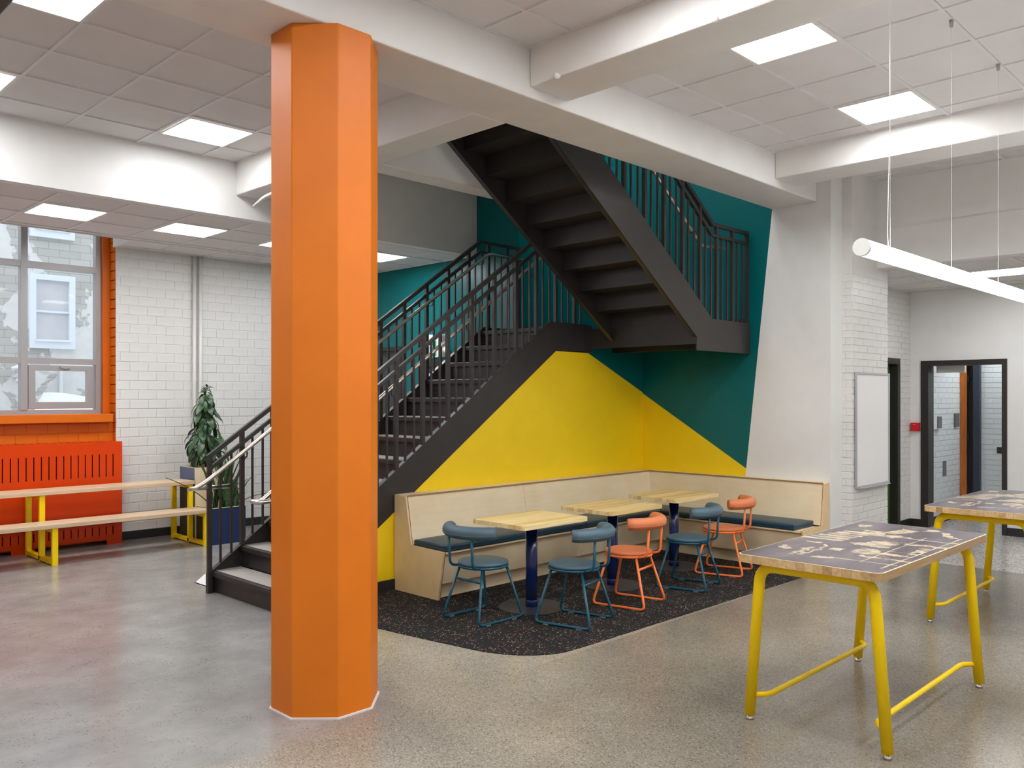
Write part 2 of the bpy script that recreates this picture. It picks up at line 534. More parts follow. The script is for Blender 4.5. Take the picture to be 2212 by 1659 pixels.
    def build(s, name, mats, parent=None, o=(0, 0, 0), bevel=0.0):
        ob = bpy.data.objects.new(name, s.mesh(name, mats, o))
        COL.objects.link(ob)
        if parent is not None:
            ob.parent = parent
        if bevel:
            b = ob.modifiers.new('bevel', 'BEVEL'); b.width = bevel; b.segments = 2; b.limit_method = 'ANGLE'; b.angle_limit = radians(40)
        return ob

def tag(o, label=None, cat=None, group=None, kind=None):
    if label: o['label'] = label
    if cat: o['category'] = cat
    if group: o['group'] = group
    if kind: o['kind'] = kind
    return o
def thing(name, label, cat, loc=(0, 0, 0), rz=0.0, group=None):
    o = bpy.data.objects.new(name, None); COL.objects.link(o)
    o.location = loc; o.rotation_euler = (0, 0, rz)
    o.empty_display_size = 0.1
    return tag(o, label, cat, group)
def place(name, me, parent, loc, rot=(0, 0, 0)):
    o = bpy.data.objects.new(name, me); COL.objects.link(o)
    o.parent = parent; o.location = loc; o.rotation_euler = rot
    return o
def copy_tree(o, parent=None):
    c = o.copy(); COL.objects.link(c); c.parent = parent
    for ch in list(o.children):
        copy_tree(ch, c)
    return c
def struct(name, mb, mats, label, cat, bevel=0.0):
    return tag(mb.build(name, mats, bevel=bevel), label, cat, None, 'structure')

def arc(cx, cy, r, a0, a1, n):
    return [(cx + r * cos(a0 + (a1 - a0) * i / n), cy + r * sin(a0 + (a1 - a0) * i / n)) for i in range(n + 1)]
def rrect(x0, x1, y0, y1, r, n=6):
    return arc(x1 - r, y1 - r, r, 0, pi / 2, n) + arc(x0 + r, y1 - r, r, pi / 2, pi, n) + arc(x0 + r, y0 + r, r, pi, 1.5 * pi, n) + arc(x1 - r, y0 + r, r, 1.5 * pi, 2 * pi, n)
def fillet(path, r, n=5):
    """round the corners of a 3D polyline"""
    P = [Vector(p) for p in path]
    out = [P[0]]
    for i in range(1, len(P) - 1):
        a = (P[i - 1] - P[i]); b = (P[i + 1] - P[i])
        t = min(r, a.length * 0.49, b.length * 0.49)
        A = P[i] + a.normalized() * t; B = P[i] + b.normalized() * t
        for k in range(n + 1):
            u = k / n
            out.append(A * (1 - u) ** 2 + P[i] * 2 * u * (1 - u) + B * u ** 2)
    out.append(P[-1])
    return [tuple(p) for p in out]

# ================================================================== SHELL
ZS, ZC, ZL, ZR = 3.76, 4.085, 3.54, 3.14        # beam soffit, high ceiling, low ceiling by the windows, low ceiling on the right
X0, Y0 = -3.0, -3.0
XT, XW, XD = 7.44, 8.5, 11.95                   # teal wall with the doors, stair wall, far wall with the door
YB, YY, YN = 7.97, 6.14, 10.6                   # bulkhead, yellow wall, window wall

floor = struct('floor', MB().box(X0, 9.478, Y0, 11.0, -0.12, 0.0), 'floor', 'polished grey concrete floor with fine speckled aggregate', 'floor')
struct('floor', MB().box(9.478, 15.5, Y0, 6.5, -0.12, -0.0005), 'terrazzo', 'pale speckled terrazzo floor in front of the far doorway', 'floor')

# rubber flooring inlay under the cafe tables
cx0, cy0 = 3.93, 3.80
rub = [(4.45, cy0), (8.5, cy0 - 0.05), (8.5, YY), (3.74, YY)]
rub += [(3.78, 5.6), (3.84, 5.19), (3.90, 4.75)] + [(3.965 + 0.485 * (1 - cos(t)), 4.42 - 0.62 * sin(t)) for t in [k * pi / 16 for k in range(1, 8)]]
tag(MB().prism(rub, 'z', -0.03, 0.004).build('rubber_mat', 'rubber'), 'black rubber flooring with coloured flecks under the cafe tables', 'rubber flooring')

# ---- beams
def beam(label, *bx):
    return struct('beam', MB().box(*bx), 'beam', label, 'beam', bevel=0.012)
beam('long white concrete beam resting on the orange column', X0, XW, 3.945, 4.455, ZS, 5.0)
b2 = beam('white cross beam running towards the viewer over the high tables', 4.17, 4.575, Y0, 3.945, 3.83, 5.0)
for (py_, sz) in ((3.70, 0.028), (2.52, 0.024)):
    MB().lathe([(0.3 * sz, -0.8 * sz), (sz, -0.2 * sz), (0.8 * sz, 0.5 * sz), (0.2 * sz, 0.9 * sz)], (4.168, py_, 3.838), 9).build('plaster_lump', 'beam', b2)
beam('white cross beam above the brick pier and pendant lamp', 7.60, 8.03, Y0, 3.945, 3.835, 5.0)
beam('white cross beam beside the stair opening behind the column', 4.135, 4.455, 4.455, YB, ZS, 4.40)
beam('white beam crossing above the lower stair flight', 4.455, XT + 0.1, 6.01, 6.262, ZS, 4.80)
struct('wall_bulkhead', MB().box(X0, XT, YB, YB + 0.12, ZL, 5.0), 'white', 'white bulkhead where the ceiling drops towards the windows', 'bulkhead')
struct('wall_bulkhead', MB().box(9.40, 9.52, Y0, 3.9, ZR, 4.4), 'white', 'white bulkhead above the far doorway area', 'bulkhead')
tag(MB().box(9.385, 9.40, Y0, 3.68, 3.552, 3.566).build('trim_1', 'white'), 'thin seam trim across the right white bulkhead', 'trim', None, 'structure')

# ---- ceilings with tiles, bars and light panels
STEP = 0.622
tile_cache = {}
def tile_mesh(w, d):
    k = (round(w, 3), round(d, 3))
    if k not in tile_cache:
        w2, d2 = w / 2 - 0.004, d / 2 - 0.004
        tile_cache[k] = MB().box(-w2, w2, -d2, d2, 0.008, 0.018).mesh('ceiling_tile', 'tile')
    return tile_cache[k]
panel_proto = None
def light_panel(x, y, z, label, group=None, w=0.57):
    t = thing('light_panel', label, 'ceiling light', (x, y, z), 0, group)
    h = w / 2
    global panel_proto
    if panel_proto is None:
        f = MB(); o = h + 0.014
        f.plate([-o, -h + 0.004, h - 0.004, o], [-o, -h + 0.004, h - 0.004, o], lambda i, j: i == 1 and j == 1, 'z', -0.008, 0.01)
        panel_proto = (f.mesh('frame', 'plastic'), MB().box(-h, h, -h, h, -0.002, 0.006).mesh('diffuser', 'lampwhite'))
    place('frame', panel_proto[0], t, (0, 0, 0)); place('diffuser', panel_proto[1], t, (0, 0, 0))
    return t
def ceiling(label, z, x0, x1, y0, y1, gx, gy, lights=(), steps=(STEP, STEP)):
    c = struct('ceiling', MB().box(x0, x1, y0, y1, z + 0.02, z + 0.08), 'tile', label, 'ceiling')
    def lines(g, a, b, st):
        k = math.ceil((a - g) / st + 1e-6)
        out = []
        while g + k * st < b - 0.02:
            if g + k * st > a + 0.02: out.append(g + k * st)
            k += 1
        return out
    lx = [x0] + lines(gx, x0, x1, steps[0]) + [x1]
    ly = [y0] + lines(gy, y0, y1, steps[1]) + [y1]
    for i in range(len(lx) - 1):
        for j in range(len(ly) - 1):
            mx, my = (lx[i] + lx[i + 1]) / 2, (ly[j] + ly[j + 1]) / 2
            if any(abs(mx - l[0]) < 0.25 and abs(my - l[1]) < 0.25 for l in lights):
                continue
            place('ceiling_tile', tile_mesh(lx[i + 1] - lx[i], ly[j + 1] - ly[j]), c, (mx, my, z))
    for i, x in enumerate(lx):
        e = 0.012 if 0 < i < len(lx) - 1 else 0.02
        MB().box(max(x0, x - e), min(x1, x + e), y0, y1, z - 0.002, z + 0.012).build('grid_bar', 'tbar', c)
    for j, y in enumerate(ly):
        e = 0.012 if 0 < j < len(ly) - 1 else 0.02
        MB().box(x0, x1, max(y0, y - e), min(y1, y + e), z - 0.0035, z + 0.010).build('grid_bar', 'tbar', c)
    for l in lights:
        light_panel(l[0], l[1], z, l[2], l[3] if len(l) > 3 else None)
    return c
OUT = 'added square ceiling light panel in the unseen part of the room'  # unseen panels continuing the ceiling grid, added to light the room
OG = 'added ceiling panels out of view'
ceiling('white tiled ceiling left of the orange column', ZC, X0, 4.135, 4.455, YB, 1.912, 5.664,
        [(3.478, 7.23, 'square light panel nearest to the left of the orange column'),
         (1.600, 7.23, 'square light panel cut off at the far left'),
         (1.600, 5.36, 'bright light panel in the top left corner'),
         (-0.27, 5.36, OUT, OG)])
ceiling('white tiled ceiling between the column beam and the camera', ZC, X0, 4.17, Y0, 3.945, 3.746, 3.576,
        [(3.435, 2.643, OUT, OG), (1.57, 2.643, OUT, OG), (3.435, 0.777, OUT, OG), (1.57, 0.777, OUT, OG), (-0.29, 2.643, OUT, OG), (-0.29, 0.777, OUT, OG), (-0.29, -1.09, OUT, OG), (1.57, -1.09, OUT, OG), (3.435, -1.09, OUT, OG)])
ceiling('white tiled ceiling above the high tables', ZC, 4.575, 7.60, Y0, 3.945, 5.505, 2.383,
        [(5.194, 2.685, 'light panel half hidden by the cross beam, above the high tables'),
         (7.06, 2.685, 'light panel in the right ceiling, crossed by the lamp wire'),
         (5.194, 0.81, OUT, OG), (7.06, 0.81, OUT, OG), (5.194, -1.06, OUT, OG), (7.06, -1.06, OUT, OG)], (0.622, 0.615))
ceiling('strip of white tiled ceiling beyond the right cross beam', ZC, 8.03, 9.40, Y0, 3.90, 9.19, 3.06)
ceiling('low white tiled ceiling above the window bench', ZL, X0, XT, YB + 0.12, 9.98, 2.545, 8.615,
        [(2.85, 8.92, 'light panel in the low ceiling nearest to the window'),
         (4.10, 8.92, 'light panel in the low ceiling between window and column'),
         (5.345, 8.92, 'light panel in the low ceiling, its corner showing beside the column'),
         (6.555, 8.92, 'light panel in the low ceiling seen right of the column'),
         (1.60, 8.92, OUT, OG)], (0.622, 0.611))
ceiling('edge of the low ceiling against the white block wall', ZL, 3.93, XT, 9.98, YN, 2.545, 8.615, (), (0.622, 0.611))
ceiling('low white tiled ceiling in front of the far doorway', ZR, 9.52, XD, Y0, 4.25, 10.37, 3.06,
        [(10.68, 2.75, 'light panel in the low ceiling behind the tube lamp'), (10.68, 0.26, OUT, OG)])
tag(MB().box(3.915, 3.93, 9.98, YN, ZL, 3.72).build('trim_2', 'white'), 'white edge board of the low ceiling above the orange window jamb', 'trim', None, 'structure')
tag(MB().box(X0, 3.93, 9.965, 9.98, ZL, 3.62).build('trim_3', 'white'), 'white edge board of the low ceiling in front of the window', 'trim', None, 'structure')

# ---- brick laying
brick_cache = {}
def brick_mesh(l, h, plane, mat):
    k = (round(l, 3), round(h, 3), plane, mat)
    if k not in brick_cache:
        d, e, f_ = 0.0055, 0.0035, 0.0012
        a, b = l / 2, h / 2
        P = [(-a, 0, -b), (a, 0, -b), (a, 0, b), (-a, 0, b), (-a + f_, -d, -b + e), (a - f_, -d, -b + e), (a - f_, -d, b - e), (-a + f_, -d, b - e)]
        if plane == 'X':
            P = [(p[1], -p[0], p[2]) for p in P]
        brick_cache[k] = MB().add(P, [(4, 5, 6, 7), (0, 1, 5, 4), (1, 2, 6, 5), (2, 3, 7, 6), (3, 0, 4, 7), (0, 3, 2, 1)]).mesh('brick', mat)
    return brick_cache[k]
def lay(parent, plane, const, u0, u1, z0, z1, ch, bl, mat, cut=(), joint=0.006, phase=0.0, joined=None):
    jm = MB()
    k = 0
    z = z0
    while z < z1 - 0.02:
        zt = min(z + ch, z1)
        zm = (z + zt) / 2
        segs = [(u0, u1)]
        for (a, b, c, d) in cut:
            if c < zm < d:
                ns = []
                for (p, q) in segs:
                    if b <= p or a >= q:
                        ns.append((p, q)); continue
                    if a > p: ns.append((p, a))
                    if b < q: ns.append((b, q))
                segs = [s_ for s_ in ns if s_[1] - s_[0] > 0.02]
        off = phase + (0.5 * bl if k % 2 else 0.0) + random.uniform(-0.006, 0.006)
        for (p, q) in segs:
            i = math.floor((p - off) / bl)
            while off + i * bl < q:
                a = max(p, off + i * bl); b = min(q, off + (i + 1) * bl)
                if b - a > 0.03:
                    dp = random.uniform(-0.0015, 0.0015)
                    if joined:
                        jm.box(a + joint / 2, b - joint / 2, const - 0.007 + dp, const, z + joint / 2, zt - joint / 2)
                        i += 1
                        continue
                    me = brick_mesh(b - a - 0.0014, zt - z - joint, plane, mat)
                    if plane == 'Y':
                        place('brick', me, parent, ((a + b) / 2, const + dp, zm))
                    else:
                        place('brick', me, parent, (const + dp, (a + b) / 2, zm))
                i += 1
        z = zt
        k += 1
    if joined:
        tag(jm.build(joined, mat, parent), kind='stuff')

# ---- window wall
wn = struct('wall_window', MB().box(3.95, XT, YN, YN + 0.25, 0, ZL + 0.1), 'block', 'white painted block wall behind the plants and the stairs', 'wall')
lay(wn, 'Y', YN, 3.95, 6.0, 0.10, ZL, 0.1147, 0.222, 'block')
lay(wn, 'Y', YN, 6.0, XT, 0.10, ZL, 0.1147, 0.222, 'block', joined='brickwork')
wr = struct('wall_reveal', MB().box(3.95, 4.10, YN + 0.012, 10.80, 0, 4.3), 'orange_wall', 'orange painted brick return beside the window', 'wall')
lay(wr, 'X', 3.95, YN + 0.012, 10.775, 1.2, 3.66, 0.1147, 0.222, 'orange_wall')
wa = struct('wall_apron', MB().box(X0, 3.95, 10.68, 10.95, 0, 1.45), 'orange_wall', 'orange painted block wall under the window', 'wall')
lay(wa, 'Y', 10.68, 1.6, 3.95, 0.74, 1.43, 0.1147, 0.222, 'orange_wall')
tag(MB().box(X0, 3.90, 10.55, 10.95, 1.44, 1.535).build('trim_4', 'orange_wall', bevel=0.004), 'orange window sill board', 'sill', None, 'structure')
jb = [(3.862, 10.77), (3.95, 10.77), (3.95, 11.0), (3.84, 11.0), (3.84, 10.86), (3.862, 10.84)]
tag(MB().prism(jb, 'z', 1.535, 4.3).build('trim_5', 'orange_wall', bevel=0.003), 'orange steel jamb on the right of the window', 'jamb', None, 'structure')
struct('wall_window', MB().box(X0, 3.95, 10.66, 11.0, 4.3, 8.0).box(X0, 0.40, 10.7, 11.0, 1.45, 4.3), 'white', 'white wall around and above the tall window', 'wall')
struct('ceiling', MB().box(X0, 3.95, 9.9, 11.0, 4.3, 4.36), 'white', 'white top of the window pocket above the low ceiling', 'ceiling')

win = tag(bpy.data.objects.new('window_1', None), 'tall grey aluminium window with an opening vent at the bottom', 'window', None, 'structure')
COL.objects.link(win)
win.location = (0, 0, 0)
YWN = 10.87
fr = MB(); fr.box(3.80, 3.862, YWN - 0.04, YWN + 0.06, 1.535, 4.3); fr.build('window_frame', 'alu', win)
fr = MB(); fr.box(0.40, 3.80, YWN - 0.04, YWN + 0.06, 1.535, 1.585); fr.build('window_frame', 'alu', win)
mull = [3.018, 2.24, 1.46, 0.68]
for x in mull:
    MB().box(x - 0.035, x + 0.035, YWN - 0.05, YWN + 0.06, 1.585, 4.3).build('mullion', 'alu', win)
edges = [3.80] + mull + [0.40]
for k in range(len(edges) - 1):
    xr = edges[k] - (0 if k == 0 else 0.035); xl = edges[k + 1] + (0.035 if k < len(mull) else 0)
    for (za, zb) in ((2.125, 2.19), (3.235, 3.305)):
        MB().box(xl, xr, YWN - 0.045, YWN + 0.06, za, zb).build('transom', 'alu', win)
    MB().box(xl, xr, YWN + 0.02, YWN + 0.026, 2.19, 3.235).build('pane', 'glass', win)
    MB().box(xl, xr, YWN + 0.02, YWN + 0.026, 3.305, 4.3).build('pane', 'glass', win)
    if k == 0:
        vent = MB().plate([xl + 0.01, xl + 0.085, xr - 0.105, xr - 0.02], [1.60, 1.68, 2.045, 2.11], lambda i, j: i == 1 and j == 1, 'y', YWN - 0.035, YWN + 0.015).build('vent_sash', 'alu', win, bevel=0.004)
        MB().box(xl + 0.085, xr - 0.105, YWN, YWN + 0.006, 1.68, 2.045).build('pane', 'glass', vent)
        h = MB(); h.box(3.40, 3.425, YWN - 0.06, YWN - 0.035, 2.075, 2.10); h.tube([(3.41, YWN - 0.055, 2.09), (3.45, YWN - 0.06, 2.075), (3.50, YWN - 0.055, 2.075)], 0.008)
        h.build('handle', 'wbframe', vent)
    else:
        MB().box(xl, xr, YWN + 0.02, YWN + 0.026, 1.585, 2.125).build('pane', 'glass', win)

# ---- stair wall (painted), drawn as faces with paint boundaries
def wall_faces(name, plane, const, polys, label, thick=0.12):
    mb = MB(); mats = []
    for (poly, mt) in polys:
        if mt not in mats: mats.append(mt)
        pts = [(const, p[0], p[1]) if plane == 'X' else (p[0], const, p[1]) for p in poly]
        mb.add(pts, [list(range(len(pts)))], False, mats.index(mt))
    us = [p[0] for pl, _ in polys for p in pl]; zs = [p[1] for pl, _ in polys for p in pl]
    if plane == 'X':
        mb.box(const + 0.004, const + thick, min(us), max(us), min(zs), max(zs), 0)
    else:
        mb.box(min(us), max(us), const + 0.004, const + thick, min(zs), max(zs), 0)
    return struct(name, mb, mats, label, 'wall')
tw = lambda z: 4.752 + (4.443 - 4.752) * (z - 0.948) / (3.761 - 0.948)     # teal / white line on the stair wall
wall_faces('wall_stair', 'X', XW, [
    ([(3.81, 0), (tw(0), 0), (tw(0.948), 0.948), (tw(8), 8), (3.81, 8)], 'white'),
    ([(tw(0), 0), (YY + 0.02, 0), (YY + 0.02, 1.79), (4.752, 0.948)], 'yellow_wall'),
    ([(4.752, 0.948), (YY + 0.02, 1.79), (7.23, 1.79), (7.23, 8), (tw(8), 8)], 'teal')],
    'tall wall behind the landing painted teal, yellow and white at slants')
su = lambda x: 0.578 + (x - 4.542) * 0.702                                     # underside line of the lower flight
wu = MB()
wu.prism([(3.72, 0), (XW, 0), (XW, 1.79), (7.45, 2.235), (6.90, 2.235), (3.72, 0.001)], 'y', YY + 0.002, YY + 0.05, 0)
wu.prism([(XW, 1.79), (XW, 2.40), (7.45, 2.40), (7.45, 2.235)], 'y', YY + 0.002, YY + 0.05, 1)
struct('wall_under_stair', wu, ['yellow_wall', 'teal'], 'bright yellow wall under the stairs behind the long bench', 'wall')
struct('wall_landing', MB().box(XT, XW + 0.1, 7.23, 7.33, 0, 8.0), 'teal', 'teal return wall beside the stair landing', 'wall')
wt = struct('wall_teal', MB().plate([7.33, 8.60, 9.10, 9.52, 10.45, 11.0], [0, 2.21, 2.45, 8.0], lambda i, j: (i == 1 and j == 0) or (i == 3 and j <= 1), 'x', XT, XT + 0.12), 'teal', 'teal wall with the exit sign behind the stairs', 'wall')

# dark doors in the teal wall
def slate_door(name, y0, y1, zt, label):
    d = tag(bpy.data.objects.new(name, None), label, 'door', None, 'structure'); COL.objects.link(d)
    f = MB(); w = 0.055
    f.plate([y0, y0 + w, y1 - w, y1], [0, zt - w, zt], lambda i, j: i == 1 and j == 0, 'x', XT - 0.012, XT + 0.1)
    f.build('door_frame', 'doorblack', d)
    lf = MB().box(XT + 0.05, XT + 0.09, y0 + w, y1 - w, 0.01, zt - w).build('door_leaf', 'slate', d)
    MB().tube([(XT + 0.05, y0 + 0.14, 1.05), (XT + 0.0, y0 + 0.14, 1.05), (XT + 0.0, y0 + 0.26, 1.05)], 0.01).build('handle', 'steel', lf)
slate_door('door_1', 9.52, 10.45, 2.45, 'dark slate door in the teal wall, farthest back')
slate_door('door_2', 8.60, 9.10, 2.21, 'narrow dark slate door under the exit sign')

# upper storey around the stair opening; unseen white walls added to keep its light in
struct('wall_upper', MB().box(X0, 4.2, 4.46, 4.6, 5.0, 8.0).box(3.3, 3.4, 3.3, 9.0, 5.0, 8.0), 'white', 'added unseen white wall of the storey above the stairs', 'wall')
struct('wall_upper', MB().box(3.3, XW, 3.3, 3.4, 5.0, 8.0), 'white', 'added unseen white side wall of the storey above the long beam', 'wall')
struct('ceiling', MB().box(3.2, XW + 0.1, 3.2, 9.0, 7.0, 7.06), 'white', 'white ceiling of the storey above the stair opening', 'ceiling')
struct('ceiling', MB().box(4.455, XT, 6.262, YB, 4.36, 4.42), 'white', 'white ceiling above the lower stair flight', 'ceiling')
UG = 'upper storey panels'
for (x, y) in ((4.9, 5.2), (6.9, 5.2), (4.9, 7.0), (6.9, 7.0), (7.9, 4.6), (7.9, 5.9)):
    light_panel(x, y, 6.99, 'ceiling light panel of the storey above the stair opening', UG)
struct('roof', MB().box(X0 - 0.2, 15.6, Y0 - 0.2, 11.1, 8.0, 8.1), 'white', 'unseen roof slab added over the whole building to keep out sky light', 'roof')  # unseen slab and outer walls, added to seal out the sky light
struct('wall_rear', MB().box(X0 - 0.15, 15.6, Y0 - 0.15, Y0, 0, 8), 'white', 'white wall behind the camera on the right', 'wall')
struct('wall_left', MB().box(X0 - 0.15, X0, Y0 - 0.15, 11.1, 0, 8), 'white', 'white wall behind the camera on the left', 'wall')
struct('wall_outer', MB().box(15.5, 15.6, Y0 - 0.15, 11.1, 0, 8), 'white', 'unseen outer wall added beyond the far corridor to keep out sky light', 'wall')
struct('wall_outer', MB().box(3.95, 15.6, YN + 0.25, 11.1, 0, 8), 'white', 'unseen outer wall added behind the block wall to keep out sky light', 'wall')

# ---- brick pier with whiteboard, right of the bench
struct('wall_pilaster', MB().box(XW + 0.0005, 8.767, 3.795, 3.8095, 0, 4.2), 'white', 'smooth white pilaster at the end of the short bench', 'pilaster')
wp = struct('wall_pier', MB().box(8.767, 9.71, 3.689, 4.6, 0, 4.3).box(8.762, 9.712, 3.684, 3.75, 3.023, 4.08), 'block', 'white painted brick pier carrying the whiteboard', 'wall')
lay(wp, 'Y', 3.689, 8.767, 9.71, 0.0, 3.02, 0.0735, 0.235, 'block')
lay(wp, 'X', 8.767, 3.689, 3.808, 0.0, 3.02, 0.0735, 0.119, 'block')
ws = struct('wall_side', MB().plate([9.71, 10.35, 11.48, 12.0], [0, 2.23, 4.4], lambda i, j: i == 1 and j == 0, 'y', 4.238, 4.6), 'block', 'white painted brick wall with the green door behind the pier', 'wall')
lay(ws, 'Y', 4.238, 10.9, XD, 0.1, ZR, 0.0735, 0.235, 'block', [(9, 11.48, -1, 2.23)])
d3 = tag(bpy.data.objects.new('door_3', None), 'green door in a black frame seen edge on behind the pier', 'door', None, 'structure'); COL.objects.link(d3)
MB().plate([10.33, 10.42, 11.41, 11.50], [0, 2.16, 2.24], lambda i, j: i == 1 and j == 0, 'y', 4.20, 4.40).build('door_frame', 'doorblack', d3)
MB().box(10.42, 11.40, 4.30, 4.345, 0.01, 2.16).build('door_leaf', 'green', d3)

# far wall with open black door frame
wf = struct('wall_far', MB().plate([Y0, 3.085, 4.08, 4.24], [0, 2.20, 4.4], lambda i, j: i == 1 and j == 0, 'x', XD, XD + 0.15), 'white', 'white wall with the open black doorway', 'wall')
d4 = tag(bpy.data.objects.new('door_4', None), 'open doorway with a wide black steel frame in the far wall', 'door', None, 'structure'); COL.objects.link(d4)
MB().plate([3.067, 3.125, 4.0, 4.095], [0, 2.15, 2.217], lambda i, j: i == 1 and j == 0, 'x', XD - 0.02, XD + 0.19).build('door_frame', 'doorblack', d4)
cl = MB(); cl.box(XD + 0.2, XD + 0.26, 3.62, 3.97, 2.06, 2.15); cl.build('door_closer', 'plastic', d4)
st = MB(); st.box(XD + 0.05, XD + 0.10, 3.125, 3.20, 1.02, 1.10); st.build('strike_box', 'blackboard', d4)
# corridor behind it
wc = struct('wall_corridor', MB().box(XD + 0.15, 13.40, 4.05, 4.3, 0, 3.2), 'greyblock', 'pale grey brick corridor wall with a dark plate for a recess beyond the doorway', 'wall')
lay(wc, 'Y', 4.05, XD + 0.16, 13.38, 0.1, 2.9, 0.0735, 0.235, 'greyblock', [(12.63, 12.80, 0.62, 0.86)])
MB().box(12.64, 12.79, 4.0462, 4.0495, 0.63, 0.85).build('niche_shade_plate', 'greydark', wc)  # flat dark plate painted in place of the shaded recess
wd = struct('wall_corridor', MB().box(13.5, 13.65, 2.2, 3.80, 0, 3.2), 'greyblock', 'pale grey brick wall at the end of the corridor', 'wall')
lay(wd, 'X', 13.5, 2.6, 3.80, 0.1, 2.7, 0.0735, 0.235, 'greyblock')
struct('wall_corridor', MB().box(13.4, 14.15, 4.10, 4.3, 0, 3.2).box(XD + 0.15, 14.1, 2.0, 2.2, 0, 3.2), 'greyblock', 'plain corridor wall out of sight', 'wall')
struct('ceiling', MB().box(XD + 0.16, 14.3, 2.0, 4.4, 2.95, 3.05), 'white', 'corridor ceiling beyond the doorway', 'ceiling')
light_panel(13.2, 3.2, 2.94, 'ceiling light panel of the corridor beyond the doorway')
d5 = tag(bpy.data.objects.new('door_5', None), 'varnished wooden door ajar in a dark blue frame down the corridor', 'door', None, 'structure'); COL.objects.link(d5)
MB().plate([3.80, 3.885, 4.05, 4.10], [0, 2.19, 2.27], lambda i, j: i == 1 and j == 0, 'x', 13.42, 13.52).build('door_frame', 'bluesteel', d5)
dl = MB().prism([(13.36, 4.04), (13.40, 4.045), (13.415, 3.965), (13.375, 3.96)], 'z', 0.01, 2.19).build('door_leaf', 'wooddoor', d5)
for z in (0.35, 1.1, 1.95):
    MB().box(13.40, 13.425, 3.945, 3.965, z, z + 0.1).build('hinge', 'blackboard', dl)
MB().box(13.485, 13.515, 3.885, 4.05, 0, 2.19).build('gap_shade_sheet', 'blackboard', d5)  # black sheet standing in for the shade in the door gap

# baseboards
def bb(name, label, *b):
    tag(MB().box(*b).build(name, 'blackboard'), label, 'baseboard', None, 'structure')
bb('baseboard_yellow', 'dark rubber baseboard under the yellow wall', 3.80, 4.72, YY - 0.012, YY + 0.003, 0, 0.10)
bb('baseboard_window', 'black baseboard along the white block wall', 3.95, XT, YN - 0.014, YN, 0, 0.10)
bb('baseboard_side', 'black baseboard of the short brick wall in the recess', 11.50, XD, 4.222, 4.238, 0, 0.10)
bb('baseboard_far', 'black baseboard right of the far doorway', XD - 0.014, XD, Y0, 3.067, 0, 0.10)
bb('baseboard_far', 'black baseboard left of the far doorway', XD - 0.014, XD, 4.095, 4.222, 0, 0.10)
bb('baseboard_teal', 'black baseboard under the teal wall', XT - 0.014, XT, 9.10, 9.52, 0, 0.10)
bb('baseboard_corridor', 'dark baseboard of the corridor wall', XD + 0.2, 13.36, 4.036, 4.05, 0, 0.10)

# ================================================================== COLUMN
c = thing('column', 'thick octagonal column painted glossy orange', 'column', (2.72, 4.18, 0))
H, K = 0.286, 0.178
octo = [(-H, -H + K), (-H + K, -H), (H - K, -H), (H, -H + K), (H, H - K), (H - K, H), (-H + K, H), (-H, H - K)]
shaft = MB().prism(octo, 'z', 0.006, ZS + 0.0).build('shaft', 'orange', c, bevel=0.006)
base = [(x * 1.035, y * 1.035) for x, y in octo]
MB().prism(base, 'z', 0.0, 0.008).build('grout_line', 'tile', c)

# conduit stub on the cross beam
tag(MB().tube(fillet([(4.20, 7.28, 3.775), (4.20, 7.28, 3.70), (4.16, 7.46, 3.665), (4.15, 7.64, 3.60)], 0.06), 0.014).build('conduit', 'plastic'), 'short bent white conduit below the cross beam left of the column', 'conduit')

# ================================================================== STAIRCASE
RISE, RUN, SL = 0.1923, 0.2725, 0.7057
XN = 3.51                                   # first nosing
ZLAND = 13 * RISE                           # 2.50
YL, YR = 7.23, 6.14                         # left face of lower flight, right (room side) face
stair = thing('staircase', 'dark steel switchback staircase with landing and railings', 'staircase', (5.5, 6.6, 0))
SO = (5.5, 6.6, 0)
def sp(mb, name, mat, parent=None, bevel=0.0):
    return mb.build(name, mat, parent or stair, SO, bevel)
st_top = lambda x: 0.946 + (x - 4.568) * 0.7085
st_bot = lambda x: 0.578 + (x - 4.542) * 0.7015
def lower_stringer(y0, y1):
    xs = 3.465 if y0 > 6.5 else 3.50
    zt = 2.54
    xk = 4.568 + (zt - 0.946) / 0.7085
    xb = 4.542 + (2.235 - 0.578) / 0.7015
    xf = 4.542 - 0.578 / 0.7015
    xe = 7.46 if y0 < 6.5 else 7.435
    poly = [(xs, 0), (xf, 0.0), (xb, 2.235), (xe, 2.25), (xe, zt), (xk, zt), (xs, st_top(xs))]
    return MB().prism(poly, 'y', y0, y1)
sp(lower_stringer(YR, YR + 0.012), 'stringer', 'black')
sp(lower_stringer(YL - 0.012, YL), 'stringer', 'black')
# flange along the top edge of the stringers
def flange(y0, y1):
    xs, zt = (3.465 if y0 > 6.5 else 3.50), 2.54
    xk = 4.568 + (zt - 0.946) / 0.7085
    a = [(xs, st_top(xs)), (xk, zt), (7.43, zt)]
    poly = a + [(x, z + 0.010) for x, z in reversed(a)]
    return MB().prism(poly, 'y', y0, y1)
sp(flange(YR - 0.002, YR + 0.05), 'stringer_flange', 'black')
sp(flange(YL - 0.05, YL + 0.002), 'stringer_flange', 'black')
ya, yb = YR + 0.012, YL - 0.012
tread_me = MB().box(0.035, RUN + 0.01, ya - SO[1], yb - SO[1], -0.035, 0.0).mesh('tread', 'tread')
nose_me = MB().prism([(-0.004, -0.045), (0.035, -0.045), (0.035, 0.001), (0.004, 0.001), (-0.004, -0.006)], 'y', ya - SO[1], yb - SO[1]).mesh('nosing', 'black')
riser_me = MB().box(0.028, 0.036, ya - SO[1], yb - SO[1], -RISE, -0.036).mesh('riser', 'black')
